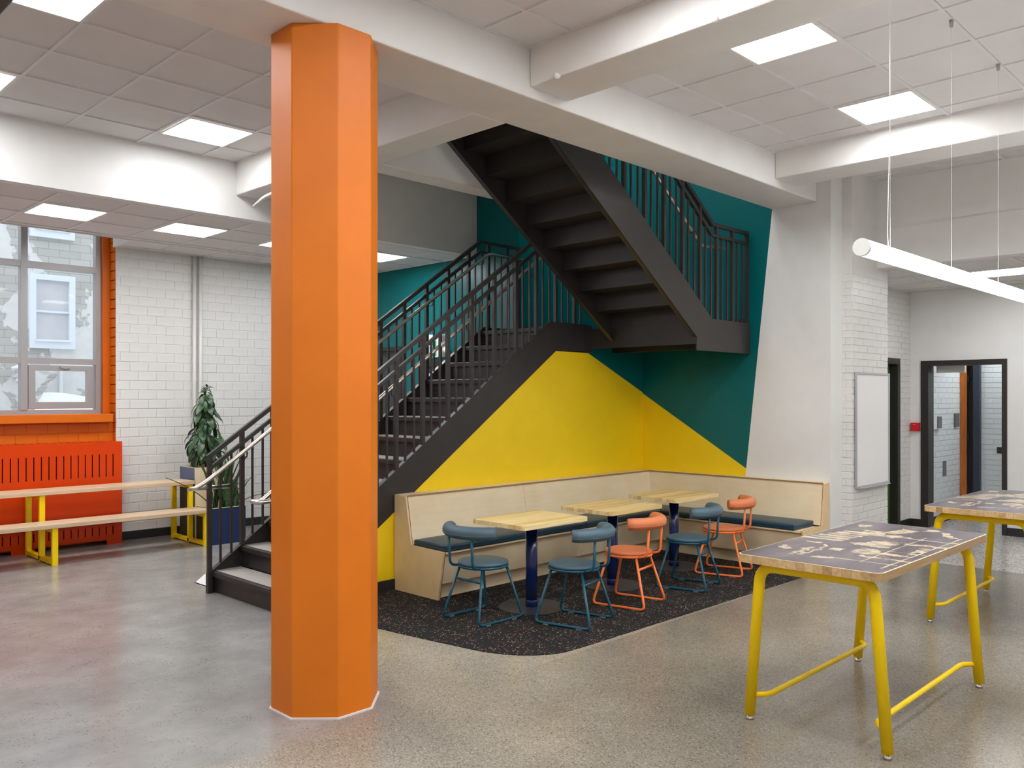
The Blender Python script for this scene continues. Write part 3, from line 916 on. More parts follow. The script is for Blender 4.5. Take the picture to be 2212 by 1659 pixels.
for k in range(13):
    x = XN + k * RUN - SO[0]; z = (k + 1) * RISE
    if k < 12:
        t = place('tread', tread_me, stair, (x, 0, z))
        place('nosing', nose_me, t, (0, 0, 0))
    else:
        place('nosing', nose_me, stair, (x, 0, z))
    place('riser', riser_me, stair, (x, 0, z))
# landing
XL0 = XN + 12 * RUN + 0.035
sp(MB().prism([(XL0, YR + 0.012), (7.44, YR + 0.012), (7.44, 4.712), (XW - 0.005, 4.712), (XW - 0.005, 7.228), (XT - 0.005, 7.228), (XT - 0.005, YL - 0.012), (XL0, YL - 0.012)], 'z', ZLAND - 0.05, ZLAND), 'landing_deck', 'black')
sp(MB().box(7.425, XW - 0.004, 4.70, 4.712, 2.21, 2.545), 'landing_fascia', 'black')
sp(MB().box(7.425, 7.437, 4.712, YR - 0.001, 2.275, 2.50), 'landing_fascia', 'black')
sp(MB().box(7.42, 7.455, YR - 0.05, YR - 0.001, 2.245, 2.54), 'landing_fascia', 'black')
sp(MB().box(XW - 0.02, XW - 0.005, 4.712, 7.22, ZLAND, ZLAND + 0.10), 'landing_skirting', 'black')
sp(MB().box(XT + 0.05, XW - 0.02, 7.21, 7.225, ZLAND, ZLAND + 0.10), 'landing_skirting', 'black')
sp(MB().box(7.9, 8.02, 4.72, 7.2, 2.25, ZLAND - 0.051), 'landing_joist', 'black')
# upper flight
X2, SL2 = 7.44, 0.7085
Y2A, Y2B = 4.70, 5.80
u_bot = lambda x: 2.345 + (7.42 - x) * SL2
u_top = lambda x: 2.545 + (7.712 - x) * 0.7245
def upper_stringer(y0, y1):
    xe = 4.05
    return MB().prism([(7.437, 2.32), (7.437, 2.545), (7.712, 2.545), (xe, u_top(xe)), (xe, u_bot(xe)), (7.42, 2.345)], 'y', y0, y1)
sp(upper_stringer(Y2A - 0.001, Y2A + 0.012), 'stringer', 'black')
sp(upper_stringer(Y2B - 0.012, Y2B), 'stringer', 'black')
sp(MB().prism([(7.42, 2.345), (4.05, u_bot(4.05)), (4.05, u_bot(4.05) + 0.012), (7.42, 2.357)], 'y', Y2A, Y2A + 0.05), 'stringer_flange', 'black')
sp(MB().prism([(7.42, 2.345), (4.05, u_bot(4.05)), (4.05, u_bot(4.05) + 0.012), (7.42, 2.357)], 'y', Y2B - 0.05, Y2B), 'stringer_flange', 'black')
tread2 = MB().box(-RUN - 0.01, 0.03, Y2A + 0.012 - SO[1], Y2B - 0.012 - SO[1], -0.035, 0.0).add([], []).mesh('tread', 'black')
riser2 = MB().box(-0.010, 0.0, Y2A + 0.012 - SO[1], Y2B - 0.012 - SO[1], -RISE + 0.0, -0.036).mesh('riser', 'black')
lip2 = MB().box(0.0, 0.03, Y2A + 0.012 - SO[1], Y2B - 0.012 - SO[1], -0.055, -0.036).mesh('nosing', 'black')
for k in range(12):
    x = 7.43 - k * 0.2715 - SO[0]; z = ZLAND + (k + 1) * RISE
    t = place('tread', tread2, stair, (x, 0, z))
    place('nosing', lip2, t, (0, 0, 0))
    place('riser', riser2, stair, (x, 0, z))

# ---- guard rails: each a top rail with second rail, posts and balusters as pieces of it
def guard(y, pts_top, drop, foot, xs, postmod, w=0.019, label=None):
    """pts_top: polyline (x,z) of the top rail; foot(x): lower end of the balusters"""
    rail = sp(MB().tube([(x, y, z) for x, z in pts_top], w, square=True), 'guard_rail', 'black')
    sp(MB().tube([(x, y, z - drop) for x, z in pts_top], w * 0.85, square=True), 'second_rail', 'black', rail)
    def top(x):
        for (a, b) in zip(pts_top[:-1], pts_top[1:]):
            lo, hi = min(a[0], b[0]), max(a[0], b[0])
            if lo - 1e-6 <= x <= hi + 1e-6:
                return a[1] + (b[1] - a[1]) * (x - a[0]) / (b[0] - a[0])
        return pts_top[-1][1]
    for k, x in enumerate(xs):
        post = postmod(k)
        r = 0.018 if post else 0.0085
        zt = top(x) - (0.0 if post else drop)
        sp(MB().tube([(x, y, foot(x)), (x, y, zt)], r, square=True), 'post' if post else 'baluster', 'black', rail)
    return rail
ft1 = lambda x: min(st_top(x), 2.54)
gt = lambda x: 1.214 + (x - 3.484) * 0.7057
xk = 3.484 + (3.535 - 1.214) / 0.7057
bx = [3.484 + 0.1036 * k for k in range(38)] + [7.408]
guard(YL - 0.03, [(3.47, gt(3.47)), (xk, 3.535), (7.425, 3.535)], 0.115, lambda x: 0.0 if x < 3.49 else ft1(x), bx, lambda k: k % 3 == 0 or k == 38)
gr = lambda x: 1.962 + (x - 4.56) * 0.7057
xk2 = 4.56 + (3.535 - 1.962) / 0.7057
bx = [3.60] + [3.508 + 0.1034 * k for k in range(2, 38)]
guard(YR + 0.018, [(3.59, gr(3.59)), (xk2, 3.535), (7.42, 3.535)], 0.122, ft1, bx, lambda k: k == 0 or k % 3 == 2)
ft2 = lambda x: max(2.545, u_top(x))
xk3 = 7.735
g2 = lambda x: 3.525 + (xk3 - x) * 0.7245
bx = [8.452 - 0.1055 * k for k in range(36)]
guard(Y2A + 0.018, [(8.47, 3.53), (xk3, 3.525), (4.6, g2(4.6))], 0.112, ft2, bx, lambda k: k % 3 == 0)
guard(Y2B - 0.018, [(7.46, 3.55), (4.6, g2(4.6))], 0.112, ft2, [7.40 - 0.1055 * k for k in range(26)], lambda k: k % 3 == 0)

# ---- stainless handrails
def hand(path, brackets, yoff):
    h = sp(MB().tube(fillet(path, 0.07, 6), 0.019, 12), 'handrail', 'steel')
    for (x, y, z) in brackets:
        sp(MB().tube(fillet([(x, y, z - 0.015), (x, y, z - 0.075), (x, y + yoff, z - 0.075)], 0.02, 3), 0.007, 6), 'bracket', 'black', h)
hl = lambda x: 0.982 + (x - 3.393) * 0.7035
hand([(3.70, 7.205, 0.935), (3.30, 7.205, 0.935), (3.30, 7.115, 0.94), (3.40, 7.115, hl(3.40)), (6.83, 7.115, 3.395), (7.40, 7.115, 3.385)],
     [(x, 7.115, hl(x)) for x in (3.80, 5.05, 5.99, 6.75)], 0.085)
hr = lambda x: 1.727 + (x - 4.649) * 0.7057
hand([(3.74, 6.18, 0.90), (3.38, 6.18, 0.90), (3.38, 6.27, 0.905), (3.46, 6.27, hr(3.46)), (6.98, 6.27, 3.37), (7.35, 6.27, 3.37)],
     [(x, 6.27, hr(x)) for x in (3.81, 4.78, 5.71, 6.6)], -0.11)
h2 = lambda x: 3.31 + (7.70 - x) * 0.7245
hand([(8.13, 4.82, 3.335), (7.70, 4.82, 3.31), (4.9, 4.82, h2(4.9))], [(x, 4.82, h2(x)) for x in (7.45, 6.5, 5.6)], -0.10)

# white sloped plinth on the far side of the lower flight
tag(MB().prism([(3.58, 0), (7.40, 0), (7.40, 2.28), (6.85, 2.28), (3.60, 0.0)], 'y', YL + 0.03, 7.72).build('trim_6', 'white'), 'white sloped enclosure under the far side of the lower stair flight', 'enclosure', None, 'structure')

# ================================================================== BENCH (banquette)
lb = thing('banquette_bench', 'long birch plywood bench along the yellow wall', 'bench', (6.3, 5.8, 0))
LO = (6.3, 5.8, 0)
prof = [(6.135, 0), (5.535, 0), (5.462, 0.416), (5.90, 0.424), (5.978, 0.846), (6.098, 0.856), (6.135, 0.856)]
MB().prism(prof, 'x', 4.715, 4.735).build('end_panel', 'plywarm', lb, LO)
def edge_strip(pts, axis, t, w, par, o):
    for (p, q) in zip(pts[:-1], pts[1:]):
        a_ = (t, *p) if axis == 'x' else (p[0], t, p[1]); b_ = (t, *q) if axis == 'x' else (q[0], t, q[1])
        MB().tube([a_, b_], w, square=True).build('edge_strip', 'plyedge', par, o)
edge_strip([(5.535, 0.004), (5.462, 0.416), (5.90, 0.424), (5.978, 0.846)], 'x', 4.7355, 0.003, lb, LO)
MB().box(4.736, 8.40, 5.974, 5.979, 0.843, 0.858).build('edge_strip', 'plyedge', lb, LO)
MB().box(4.736, 7.91, 5.459, 5.463, 0.396, 0.401).build('edge_strip', 'plyedge', lb, LO)
xm = 6.52
def sl(poly, a, b, name, mat, par, o, axis='x', bevel=0.0):
    MB().prism(poly, axis, a, b).build(name, mat, par, o, bevel)
for (a, b) in ((4.736, 6.218), (6.221, 8.42)):
    sl([(5.895, 0.43), (5.912, 0.43), (5.995, 0.846), (5.98, 0.846)], a, b, 'back_panel', 'plyx', lb, LO)
sl([(5.978, 0.846), (6.135, 0.846), (6.135, 0.857), (5.978, 0.857)], 4.736, 8.36, 'top_board', 'plyx', lb, LO)
sl([(5.464, 0.396), (6.0, 0.396), (6.0, 0.416), (5.462, 0.416)], 4.736, 8.0, 'seat_board', 'plyx', lb, LO)
for (a, b) in ((4.736, 6.60), (6.603, 7.96)):
    sl([(5.480, 0.390), (5.497, 0.390), (5.545, 0.135), (5.528, 0.135)], a, b, 'front_panel', 'plyx', lb, LO)
sl([(5.60, 0.0), (5.617, 0.0), (5.617, 0.15), (5.60, 0.15)], 4.736, 8.1, 'kick_board', 'plyx', lb, LO)
rb = thing('banquette_bench', 'short birch plywood bench along the teal and white wall', 'bench', (8.2, 4.8, 0))
RO = (8.2, 4.8, 0)
YE = 3.83
prof2 = [(8.495, 0), (7.99, 0), (7.908, 0.416), (8.342, 0.424), (8.400, 0.846), (8.495, 0.856)]
MB().prism(prof2, 'y', YE - 0.02, YE).build('end_panel', 'plywarm', rb, RO)
edge_strip([(7.99, 0.004), (7.908, 0.416), (8.342, 0.424), (8.400, 0.846)], 'y', YE + 0.0005, 0.003, rb, RO)
MB().box(8.396, 8.401, YE, 5.975, 0.843, 0.858).build('edge_strip', 'plyedge', rb, RO)
MB().box(7.905, 7.909, YE, 5.46, 0.396, 0.401).build('edge_strip', 'plyedge', rb, RO)
MB().prism([(8.335, 0.43), (8.352, 0.43), (8.415, 0.846), (8.402, 0.846)], 'y', YE + 0.001, 6.03).build('back_panel', 'plyy', rb, RO)
MB().box(8.40, 8.495, YE + 0.001, 6.10, 0.846, 0.857).build('top_board', 'plyy', rb, RO)
MB().box(7.908, 8.40, YE + 0.001, 5.46, 0.396, 0.416).build('seat_board', 'plyy', rb, RO)
MB().prism([(7.928, 0.390), (7.945, 0.390), (7.995, 0.135), (7.978, 0.135)], 'y', YE + 0.001, 5.52).build('front_panel', 'plyy', rb, RO)
MB().box(8.06, 8.077, YE + 0.001, 5.61, 0.0, 0.15).build('kick_board', 'plyy', rb, RO)
lb.location.z = rb.location.z = 0.0045
# cushions
def cushion(label, x0, x1, y0, y1, z0=0.4215, z1=0.4785, xb=None, yb=None):
    cxx, cyy = (x0 + x1) / 2, (y0 + y1) / 2
    t = thing('seat_cushion', label, 'cushion', (cxx, cyy, z0), 0, 'petrol blue bench cushions')
    me = MB().box(x0 - cxx, x1 - cxx, y0 - cyy, y1 - cyy, 0, z1 - z0)
    o = me.build('cover', 'cushion', t)
    bm = bmesh.new(); bm.from_mesh(o.data)
    bmesh.ops.subdivide_edges(bm, edges=bm.edges, cuts=5, use_grid_fill=True)
    for v in bm.verts:
        u = (v.co.x + cxx - x0) / (x1 - x0); w = (v.co.y + cyy - y0) / (y1 - y0)
        e = min(u, 1 - u, 0.15) * min(w, 1 - w, 0.15) / 0.0225
        if v.co.z > 0.03: v.co.z += 0.010 * e
    bm.to_mesh(o.data); bm.free()
    b = o.modifiers.new('bevel', 'BEVEL'); b.width = 0.014; b.segments = 3; b.angle_limit = radians(50)
    for p in o.data.polygons: p.use_smooth = True
    pts = rrect(x0 - cxx + 0.001, x1 - cxx - 0.001, y0 - cyy + 0.001, y1 - cyy - 0.001, 0.012, 3)
    MB().tube([(p[0], p[1], 0.012) for p in pts], 0.003, 6, closed=True).build('piping', 'cushion', t)
cushion('long petrol blue cushion on the left end of the long bench', 4.745, 6.60, 5.455, 5.895)
cushion('petrol blue cushion on the long bench next to the corner', 6.606, 7.895, 5.455, 5.895)
cushion('petrol blue cushion in the corner of the short bench', 7.90, 8.335, 4.90, 5.895)
cushion('petrol blue cushion at the open end of the short bench', 7.90, 8.335, 3.90, 4.894)

# ================================================================== CAFE TABLES
def staves(parent, x0, x1, y0, y1, z0, z1, n, r, mat, o):
    """butcher block: n staves running along x, the outer two with rounded corners"""
    w = (y1 - y0) / n
    for i in range(n):
        a, b = y0 + i * w + 0.0004, y0 + (i + 1) * w - 0.0004
        if i == 0:
            rr = min(r, w * 0.95)
            poly = arc(x0 + rr, a + rr, rr, pi, 1.5 * pi, 5) + arc(x1 - rr, a + rr, rr, 1.5 * pi, 2 * pi, 5) + [(x1, b), (x0, b)]
        elif i == n - 1:
            rr = min(r, w * 0.95)
            poly = [(x0, a), (x1, a)] + arc(x1 - rr, b - rr, rr, 0, pi / 2, 5) + arc(x0 + rr, b - rr, rr, pi / 2, pi, 5)
        else:
            poly = [(x0, a), (x1, a), (x1, b), (x0, b)]
        MB().prism(poly, 'z', z0, z1).build('stave', mat, parent, o)
def cafe_table(x, y, label):
    t = thing('cafe_table', label, 'table', (x, y, 0.004), 0, 'cafe tables by the bench')
    top = MB().box(-0.30, 0.30, -0.22, 0.22, 0.700, 0.706).build('mounting_plate', 'navy', t)
    staves(t, -0.39, 0.39, -0.298, 0.298, 0.706, 0.741, 14, 0.035, 'stave', (0, 0, 0))
    MB().lathe([(0.049, 0.006), (0.049, 0.70)], (0.03, 0.02, 0), 28).build('post', 'navy', t)
    MB().lathe([(0.0505, 0.006), (0.0505, 0.060), (0.049, 0.062)], (0.03, 0.02, 0), 28).build('collar', 'navy', t)
    MB().lathe([(0.275, 0.0), (0.275, 0.005), (0.272, 0.007)], (0.03, 0.02, 0), 48).build('base_plate', 'disc', t)
    return t
cafe_table(5.093, 4.805, 'square wooden cafe table on a navy post, nearest to the orange column')
cafe_table(6.205, 4.830, 'square wooden cafe table on a navy post, middle one of three')
cafe_table(7.350, 4.925, 'square wooden cafe table on a navy post, closest to the bench corner')

# ================================================================== CHAIRS
def chair_parts(root, frame, pad):
    R = 0.0105
    # seat
    prof_ = [(0.0, 0.424), (0.185, 0.424), (0.196, 0.432), (0.200, 0.441), (0.194, 0.452), (0.170, 0.459), (0.0, 0.463)]
    MB().lathe([(max(r, 0.002), z) for r, z in prof_], (0, 0, 0), 40).build('seat', pad, root)
    ring = [(0.192 * cos(2 * pi * k / 40), 0.192 * sin(2 * pi * k / 40), 0.417) for k in range(40)]
    MB().tube(ring, R, 8, closed=True).build('seat_ring', frame, root)
    for s in (-1, 1):
        p = fillet([(0.125, s * 0.135, 0.410), (0.232, s * 0.207, 0.0115), (-0.243, s * 0.207, 0.0115), (-0.130, s * 0.128, 0.410)], 0.045, 6)
        sled = MB().tube(p, R, 10).build('sled_leg', frame, root)
        for x in (-0.15, 0.13):
            MB().box(x - 0.024, x + 0.024, s * 0.207 - 0.011, s * 0.207 + 0.011, 0.0, 0.010).build('glide', 'clear', sled)
        u = fillet([(-0.135, s * 0.120, 0.417), (-0.232, s * 0.128, 0.430), (-0.244, s * 0.130, 0.66)], 0.06, 7)
        MB().tube(u, R, 10).build('back_upright', frame, root)
    MB().tube([(-0.157, -0.147, 0.315), (-0.157, 0.147, 0.315)], R * 0.95, 8).build('crossbar', frame, root)
    # curved bolster
    n = 14; pts = []; rad = []
    for k in range(n + 1):
        a = radians(180 - 62 + 124 * k / n)
        pts.append((0.02 + 0.285 * cos(a), 0.285 * sin(a), 0.700))
        e = min(k, n - k)
        rad.append(0.051 if e > 0 else 0.046)
    MB().tube(pts, rad, 16).build('backrest', pad, root)
    seam = [(p[0] * 1.0 + 0.048 * cos(radians(180 - 62 + 124 * k / n)), p[1] + 0.048 * sin(radians(180 - 62 + 124 * k / n)), 0.684) for k, p in enumerate(pts)]
    MB().tube(seam, 0.0026, 6).build('seam', pad, root)
CL = [(4.605, 4.86, 0, 'b', 'blue round-seat chair facing the bench corner, at the left end of the nearest table'),
      (5.03, 4.285, 103, 'b', 'blue round-seat chair in front of the nearest cafe table, closest to the viewer'),
      (5.795, 4.335, 101, 'c', 'coral orange round-seat chair at the middle table'),
      (6.705, 4.34, 103.5, 'b', 'blue round-seat chair between the two coral orange chairs'),
      (7.475, 4.43, 106, 'c', 'coral orange round-seat chair farthest from the column')]
protos = {}
for (x, y, a, k, lab) in CL:
    if k not in protos:
        r = thing('cafe_chair', lab, 'chair', (x, y, 0.004), radians(a), 'cafe chairs')
        chair_parts(r, *(('blueframe', 'bluepad') if k == 'b' else ('coralframe', 'coralpad')))
        protos[k] = r
    else:
        r = copy_tree(protos[k]); r.location = (x, y, 0.004); r.rotation_euler = (0, 0, radians(a)); r['label'] = lab

# ================================================================== HIGH TABLES
def high_table(x, y, label):
    t = thing('high_table', label, 'table', (x, y, 0), 0, 'high work tables')
    staves(t, -0.825, 0.825, -0.38, 0.38, 0.865, 0.906, 16, 0.045, 'stave2', (0, 0, 0))
    MB().prism(rrect(-0.818, 0.818, -0.373, 0.373, 0.04, 6), 'z', 0.906, 0.909).build('printed_top', 'print', t)
    MB().prism(rrect(-0.825, 0.825, -0.38, 0.38, 0.045, 6), 'z', 0.9058, 0.9075).build('edge_band', 'plyx', t)
    R = 0.029
    for sx in (-1, 1):
        X = sx * 0.708
        p = fillet([(X, -0.365, 0.028), (X, -0.300, 0.836), (X, 0.300, 0.836), (X, 0.365, 0.028)], 0.085, 7)
        lg = MB().tube(p, R, 18).build('leg_frame', 'yellow', t)
        for s in (-1, 1):
            MB().lathe([(0.020, 0.0), (0.020, 0.012), (0.014, 0.016), (0.014, 0.03)], (X, s * 0.365, 0), 16).build('foot', 'steel', lg)
        MB().box(X - 0.03, X + 0.03, -0.26, 0.26, 0.858, 0.866).build('mounting_plate', 'yellow', t)
    for s in (-1, 1):
        yo, yi, z = s * 0.352, s * 0.285, 0.135
        p = fillet([(-0.700, yo - s * 0.01, z), (-0.640, yi, z), (0.640, yi, z), (0.700, yo - s * 0.01, z)], 0.05, 6)
        MB().tube(p, 0.0145, 12).build('foot_rail', 'yellow', t)
    return t
high_table(4.885, 1.95, 'high work table with printed top and yellow tube legs, in front')
high_table(7.67, 1.955, 'second high work table with yellow legs, behind at the right edge')

# ================================================================== TUBE PENDANT
pt = thing('tube_pendant', 'long glowing white tube lamp hanging on thin wires', 'pendant lamp', (6.6, 1.77, 2.50))
PX0, PX1, PR = 4.34, 8.70, 0.0435
def xcyl(x0, x1, r, n=32):
    mb = MB(); vs = []
    for x in (x0, x1):
        vs += [(x, r * cos(2 * pi * k / n), r * sin(2 * pi * k / n)) for k in range(n)]
    mb.add(vs, [(k, (k + 1) % n, n + (k + 1) % n, n + k) for k in range(n)], True)
    mb.add(vs[:n], [list(range(n))]); mb.add(vs[n:], [list(range(n))])
    return mb
xcyl(PX0 - 6.6, PX1 - 6.6, PR).build('diffuser', 'tubewhite', pt)
xcyl(PX0 - 6.6 - 0.022, PX0 - 6.6, PR + 0.0015).build('end_cap', 'plastic', pt)
xcyl(PX1 - 6.6, PX1 - 6.6 + 0.022, PR + 0.0015).build('end_cap', 'plastic', pt)
for i, x in enumerate((4.70, 5.687, 6.673, 7.66)):
    w = MB().tube([(x - 6.6, 0, PR), (x - 6.6, 0, ZC - 2.50)], 0.0010, 6).build('wire', 'plastic', pt)
    MB().lathe([(0.010, 0), (0.014, 0.045)], (x - 6.6, 0, ZC - 2.50 - 0.047), 14).build('wire_grip', 'alu', w)
cb_ = [(4.675 - 6.6, 0, PR), (4.672 - 6.6, 0.004, 0.12), (4.69 - 6.6, 0.006, 0.35), (4.705 - 6.6, 0.004, 0.7), (4.702 - 6.6, 0.004, ZC - 2.50)]
MB().tube(cb_, 0.0022, 6).build('power_cord', 'plastic', pt)

# ================================================================== WHITEBOARD, ALARM, SIGN
w = thing('whiteboard', 'blank whiteboard with aluminium frame on the brick pier', 'whiteboard', (9.26, 3.68, 1.39))
MB().box(-0.435, 0.435, -0.012, -0.002, -0.595, 0.595).build('writing_surface', 'wb', w)
MB().plate([-0.447, -0.425, 0.425, 0.447], [-0.607, -0.585, 0.585, 0.607], lambda i, j: i == 1 and j == 1, 'y', -0.022, -0.001).build('frame', 'wbframe', w, bevel=0.003)
MB().box(-0.40, 0.40, -0.05, -0.022, -0.612, -0.604).build('pen_ledge', 'wbframe', w)

al = thing('fire_alarm', 'red fire alarm call point beside the black doorway', 'fire alarm', (XD - 0.001, 4.16, 1.336))
MB().box(-0.05, 0, -0.054, 0.054, -0.056, 0.056).build('housing', 'redbox', al, bevel=0.004)
MB().box(-0.054, -0.05, -0.034, 0.024, -0.03, 0.0).build('window', 'greydark', al)
MB().lathe([(0.016, 0), (0.016, 0.003)], (0, 0, 0), 20).build('indicator', 'plastic', al).location = (-0.051, 0.008, 0.03)
al.children[-1].rotation_euler = (0, -pi / 2, 0); al.children[-1].scale = (0.5, 1.2, 1)

ex = thing('exit_sign', 'white emergency light with green running figure sign on the teal wall', 'exit sign', (XT - 0.001, 8.74, 2.42))
MB().prism([(p[0], p[1]) for p in rrect(-0.195, 0.195, -0.155, 0.15, 0.03)], 'x', -0.09, 0).build('housing', 'plastic', ex, bevel=0.006)
pn = MB().box(-0.096, -0.09, -0.08, 0.115, -0.135, 0.065).build('pictogram_panel', 'green_sign', ex)
# running figure: head, body, limbs, door strip
fg = [[(0.035, -0.13), (0.035, 0.06), (0.06, 0.06), (0.06, -0.13)]]
MB().prism([(0.052, -0.13), (0.10, -0.13), (0.10, 0.06), (0.052, 0.06)], 'x', -0.098, -0.0955).build('door_mark', 'trimout', pn)
def limb(pts, r, nm):
    MB().tube([(-0.0985, y, z) for y, z in pts], r, 8).build(nm, 'plastic', pn)
limb([(0.030, 0.015), (0.012, -0.045)], 0.014, 'figure_body')
limb([(0.038, 0.040), (0.034, 0.048)], 0.012, 'figure_head')
limb([(0.012, -0.045), (-0.012, -0.075), (-0.008, -0.115)], 0.008, 'figure_leg')
limb([(0.014, -0.045), (0.030, -0.085), (0.055, -0.105)], 0.008, 'figure_leg')
limb([(0.028, 0.010), (-0.002, 0.0), (-0.018, -0.022)], 0.006, 'figure_arm')
limb([(0.028, 0.010), (0.052, -0.01), (0.062, -0.03)], 0.006, 'figure_arm')
for sy in (-1, 1):
    l_ = MB().lathe([(0.015, 0), (0.05, 0.03), (0.05, 0.06), (0.04, 0.07)], (0, 0, 0), 20).build('spot_lamp', 'plastic', ex)
    l_.location = (-0.05, sy * 0.20 - 0.0, -0.08); l_.rotation_euler = (sy * -pi / 2.6, 0, 0)

# corridor fittings
sw = thing('card_reader', 'grey and white wall device on the corridor wall', 'wall device', (12.36, 4.043, 1.39))
MB().box(-0.09, -0.05, -0.03, 0, -0.09, 0.09).build('bracket', 'plastic', sw)
MB().box(-0.05, 0.10, -0.045, 0, -0.08, 0.08).build('housing', 'greydark', sw)
tag(MB().box(13.10, 13.27, 4.02, 4.043, 1.31, 1.50).build('switch_plate', 'greydark', bevel=0.003), 'plain grey switch plate on the corridor wall', 'switch plate')

# vertical pipes on the block wall
for (x, lab) in ((4.905, 'left one of two white pipes running down the block wall'), (4.985, 'right one of two white pipes running down the block wall')):
    MB().tube([(x, YN - 0.045, 0.0), (x, YN - 0.045, ZL)], 0.021, 12).build('wall_pipe', 'block')
    o = bpy.data.objects[-1] if False else COL.objects[-1]
    tag(o, lab, 'pipe', 'pipes on the block wall')

# ================================================================== RADIATOR COVER
ra = thing('radiator_cover', 'red orange slotted metal radiator cover under the window', 'radiator cover', (2.6, 10.5, 0))
RA = (2.6, 10.5, 0)
RX0, RX1, RYF = 0.30, 3.955, 10.42
us = [RX0]
x = RX1 - 0.105
slots = []
while x > RX0 + 0.1:
    slots.append((x - 0.006, x + 0.006)); x -= 0.0772
for a, b in reversed(slots):
    us += [a, b]
us += [RX1]
zs = [0.0, 0.055, 0.115, 0.215, 0.80, 1.065, 1.21]
feet = [(3.955, 3.80), (3.03, 2.80), (2.0, 1.8), (1.0, 0.8)]
def rhole(i, j):
    slot = (i % 2 == 1)
    if j in (2, 4) and slot: return True
    if j == 0:
        m_ = (us[i] + us[i + 1]) / 2
        return not any(b <= m_ <= a for a, b in feet)
    return False
MB().plate(us, zs, rhole, 'y', RYF, RYF + 0.004).build('front_panel', 'red_orange', ra, RA)
MB().box(RX1 - 0.004, RX1, RYF + 0.004, 10.645, 0.0, 1.206).build('side_panel', 'red_orange', ra, RA)
tu = [RX0]
for a, b in reversed(slots):
    tu += [a - 0.012, b + 0.012]
tu += [RX1]
MB().plate(tu, [RYF + 0.004, 10.46, 10.60, 10.655], lambda i, j: i % 2 == 1 and j == 1, 'z', 1.206, 1.21).build('top_grille', 'red_orange', ra, RA)
MB().box(RX0 + 0.02, RX1 - 0.02, 10.50, 10.64, 0.06, 1.15).build('dark_interior', 'charcoal', ra, RA)  # charcoal box standing in for the shaded interior behind the slots

# ================================================================== TIERED BENCH
tb = thing('tiered_bench', 'two level bench with pale oak planks and yellow steel legs', 'bench', (2.6, 9.9, 0))
TO = (2.6, 9.9, 0)
BX0, BX1 = 0.2, 4.59
MB().box(BX0, BX1, 9.455, 9.80, 0.388, 0.430).build('lower_plank', 'plank', tb, TO, bevel=0.004)
MB().box(BX0, BX1, 9.865, 10.24, 0.692, 0.735).build('upper_plank', 'plank', tb, TO, bevel=0.004)
for xc in (4.555, 2.93, 1.30):
    a, b = xc - 0.028, xc + 0.028
    def post(y, z1):
        return MB().box(a, b, y, y + 0.045, 0.0, z1)
    post(9.478, 0.388).build('leg', 'yellow', tb, TO, bevel=0.003)
    post(9.89, 0.692).build('leg', 'yellow', tb, TO, bevel=0.003)
    rl = post(10.34, 0.692).build('leg', 'yellow', tb, TO, bevel=0.003)
    MB().box(a, b, 9.523, 10.34, 0.012, 0.052).build('floor_rail', 'yellow', tb, TO)
    MB().box(a, b, 9.523, 9.89, 0.343, 0.387).build('cross_rail', 'yellow', tb, TO)
    MB().box(a, b, 9.935, 10.34, 0.65, 0.691).build('cross_rail', 'yellow', tb, TO)
    for z in (0.30, 0.36):
        MB().lathe([(0.012, 0), (0.012, 0.006), (0.006, 0.01)], (0, 0, 0), 10).build('bolt', 'steel', rl).matrix_local = Matrix.Translation((xc - TO[0], 10.339 - TO[1], z)) @ Matrix.Rotation(pi / 2, 4, 'X')
MB().box(BX0 + 0.05, 4.52, 10.30, 10.335, 0.27, 0.345).build('long_rail', 'yellow', tb, TO)

# ================================================================== PLANTERS AND PLANTS
def planter(label, x0, x1, y0, y1, zt, front, side, loc):
    p = thing('planter_box', label, 'planter', loc)
    t_ = 0.018
    MB().box(x0, x1, y0, y0 + t_, 0, zt).build('front_panel', front, p, loc)
    if side == 'split':
        MB().box(x0, x0 + t_, y0 + t_, y1, 0, 0.70).build('side_panel', 'charcoal', p, loc)  # lower side painted charcoal for the shade beside the bench
        MB().box(x0, x0 + t_, y0 + t_, y1, 0.70, zt).build('side_panel', 'greyblue', p, loc)
    else:
        MB().box(x0, x0 + t_, y0 + t_, y1, 0, zt).build('side_panel', side, p, loc)
    MB().box(x1 - t_, x1, y0 + t_, y1, 0, zt).build('side_panel', 'bluelam', p, loc)
    MB().box(x0 + t_, x1 - t_, y1 - t_, y1, 0, zt).build('back_panel', 'plyz', p, loc)
    MB().box(x0 + t_, x1 - t_, y0 + t_, y1 - t_, zt - 0.10, zt - 0.035).build('soil', 'soil', p, loc)
    MB().plate([x0 - 0.001, x0 + t_, x1 - t_, x1 + 0.001], [y0 - 0.001, y0 + t_, y1 - t_, y1 + 0.001], lambda i, j: i == 1 and j == 1, 'z', zt, zt + 0.004).build('rim', 'plyx', p, loc)
planter('low planter with navy blue front holding the snake plant', 4.612, 5.045, 9.48, 9.87, 0.428, 'bluelam', 'charcoal', (4.83, 9.67, 0))
planter('tall planter with plywood front and grey blue side holding the leafy plant', 4.612, 5.045, 9.895, 10.32, 0.880, 'plyz', 'split', (4.83, 10.1, 0))

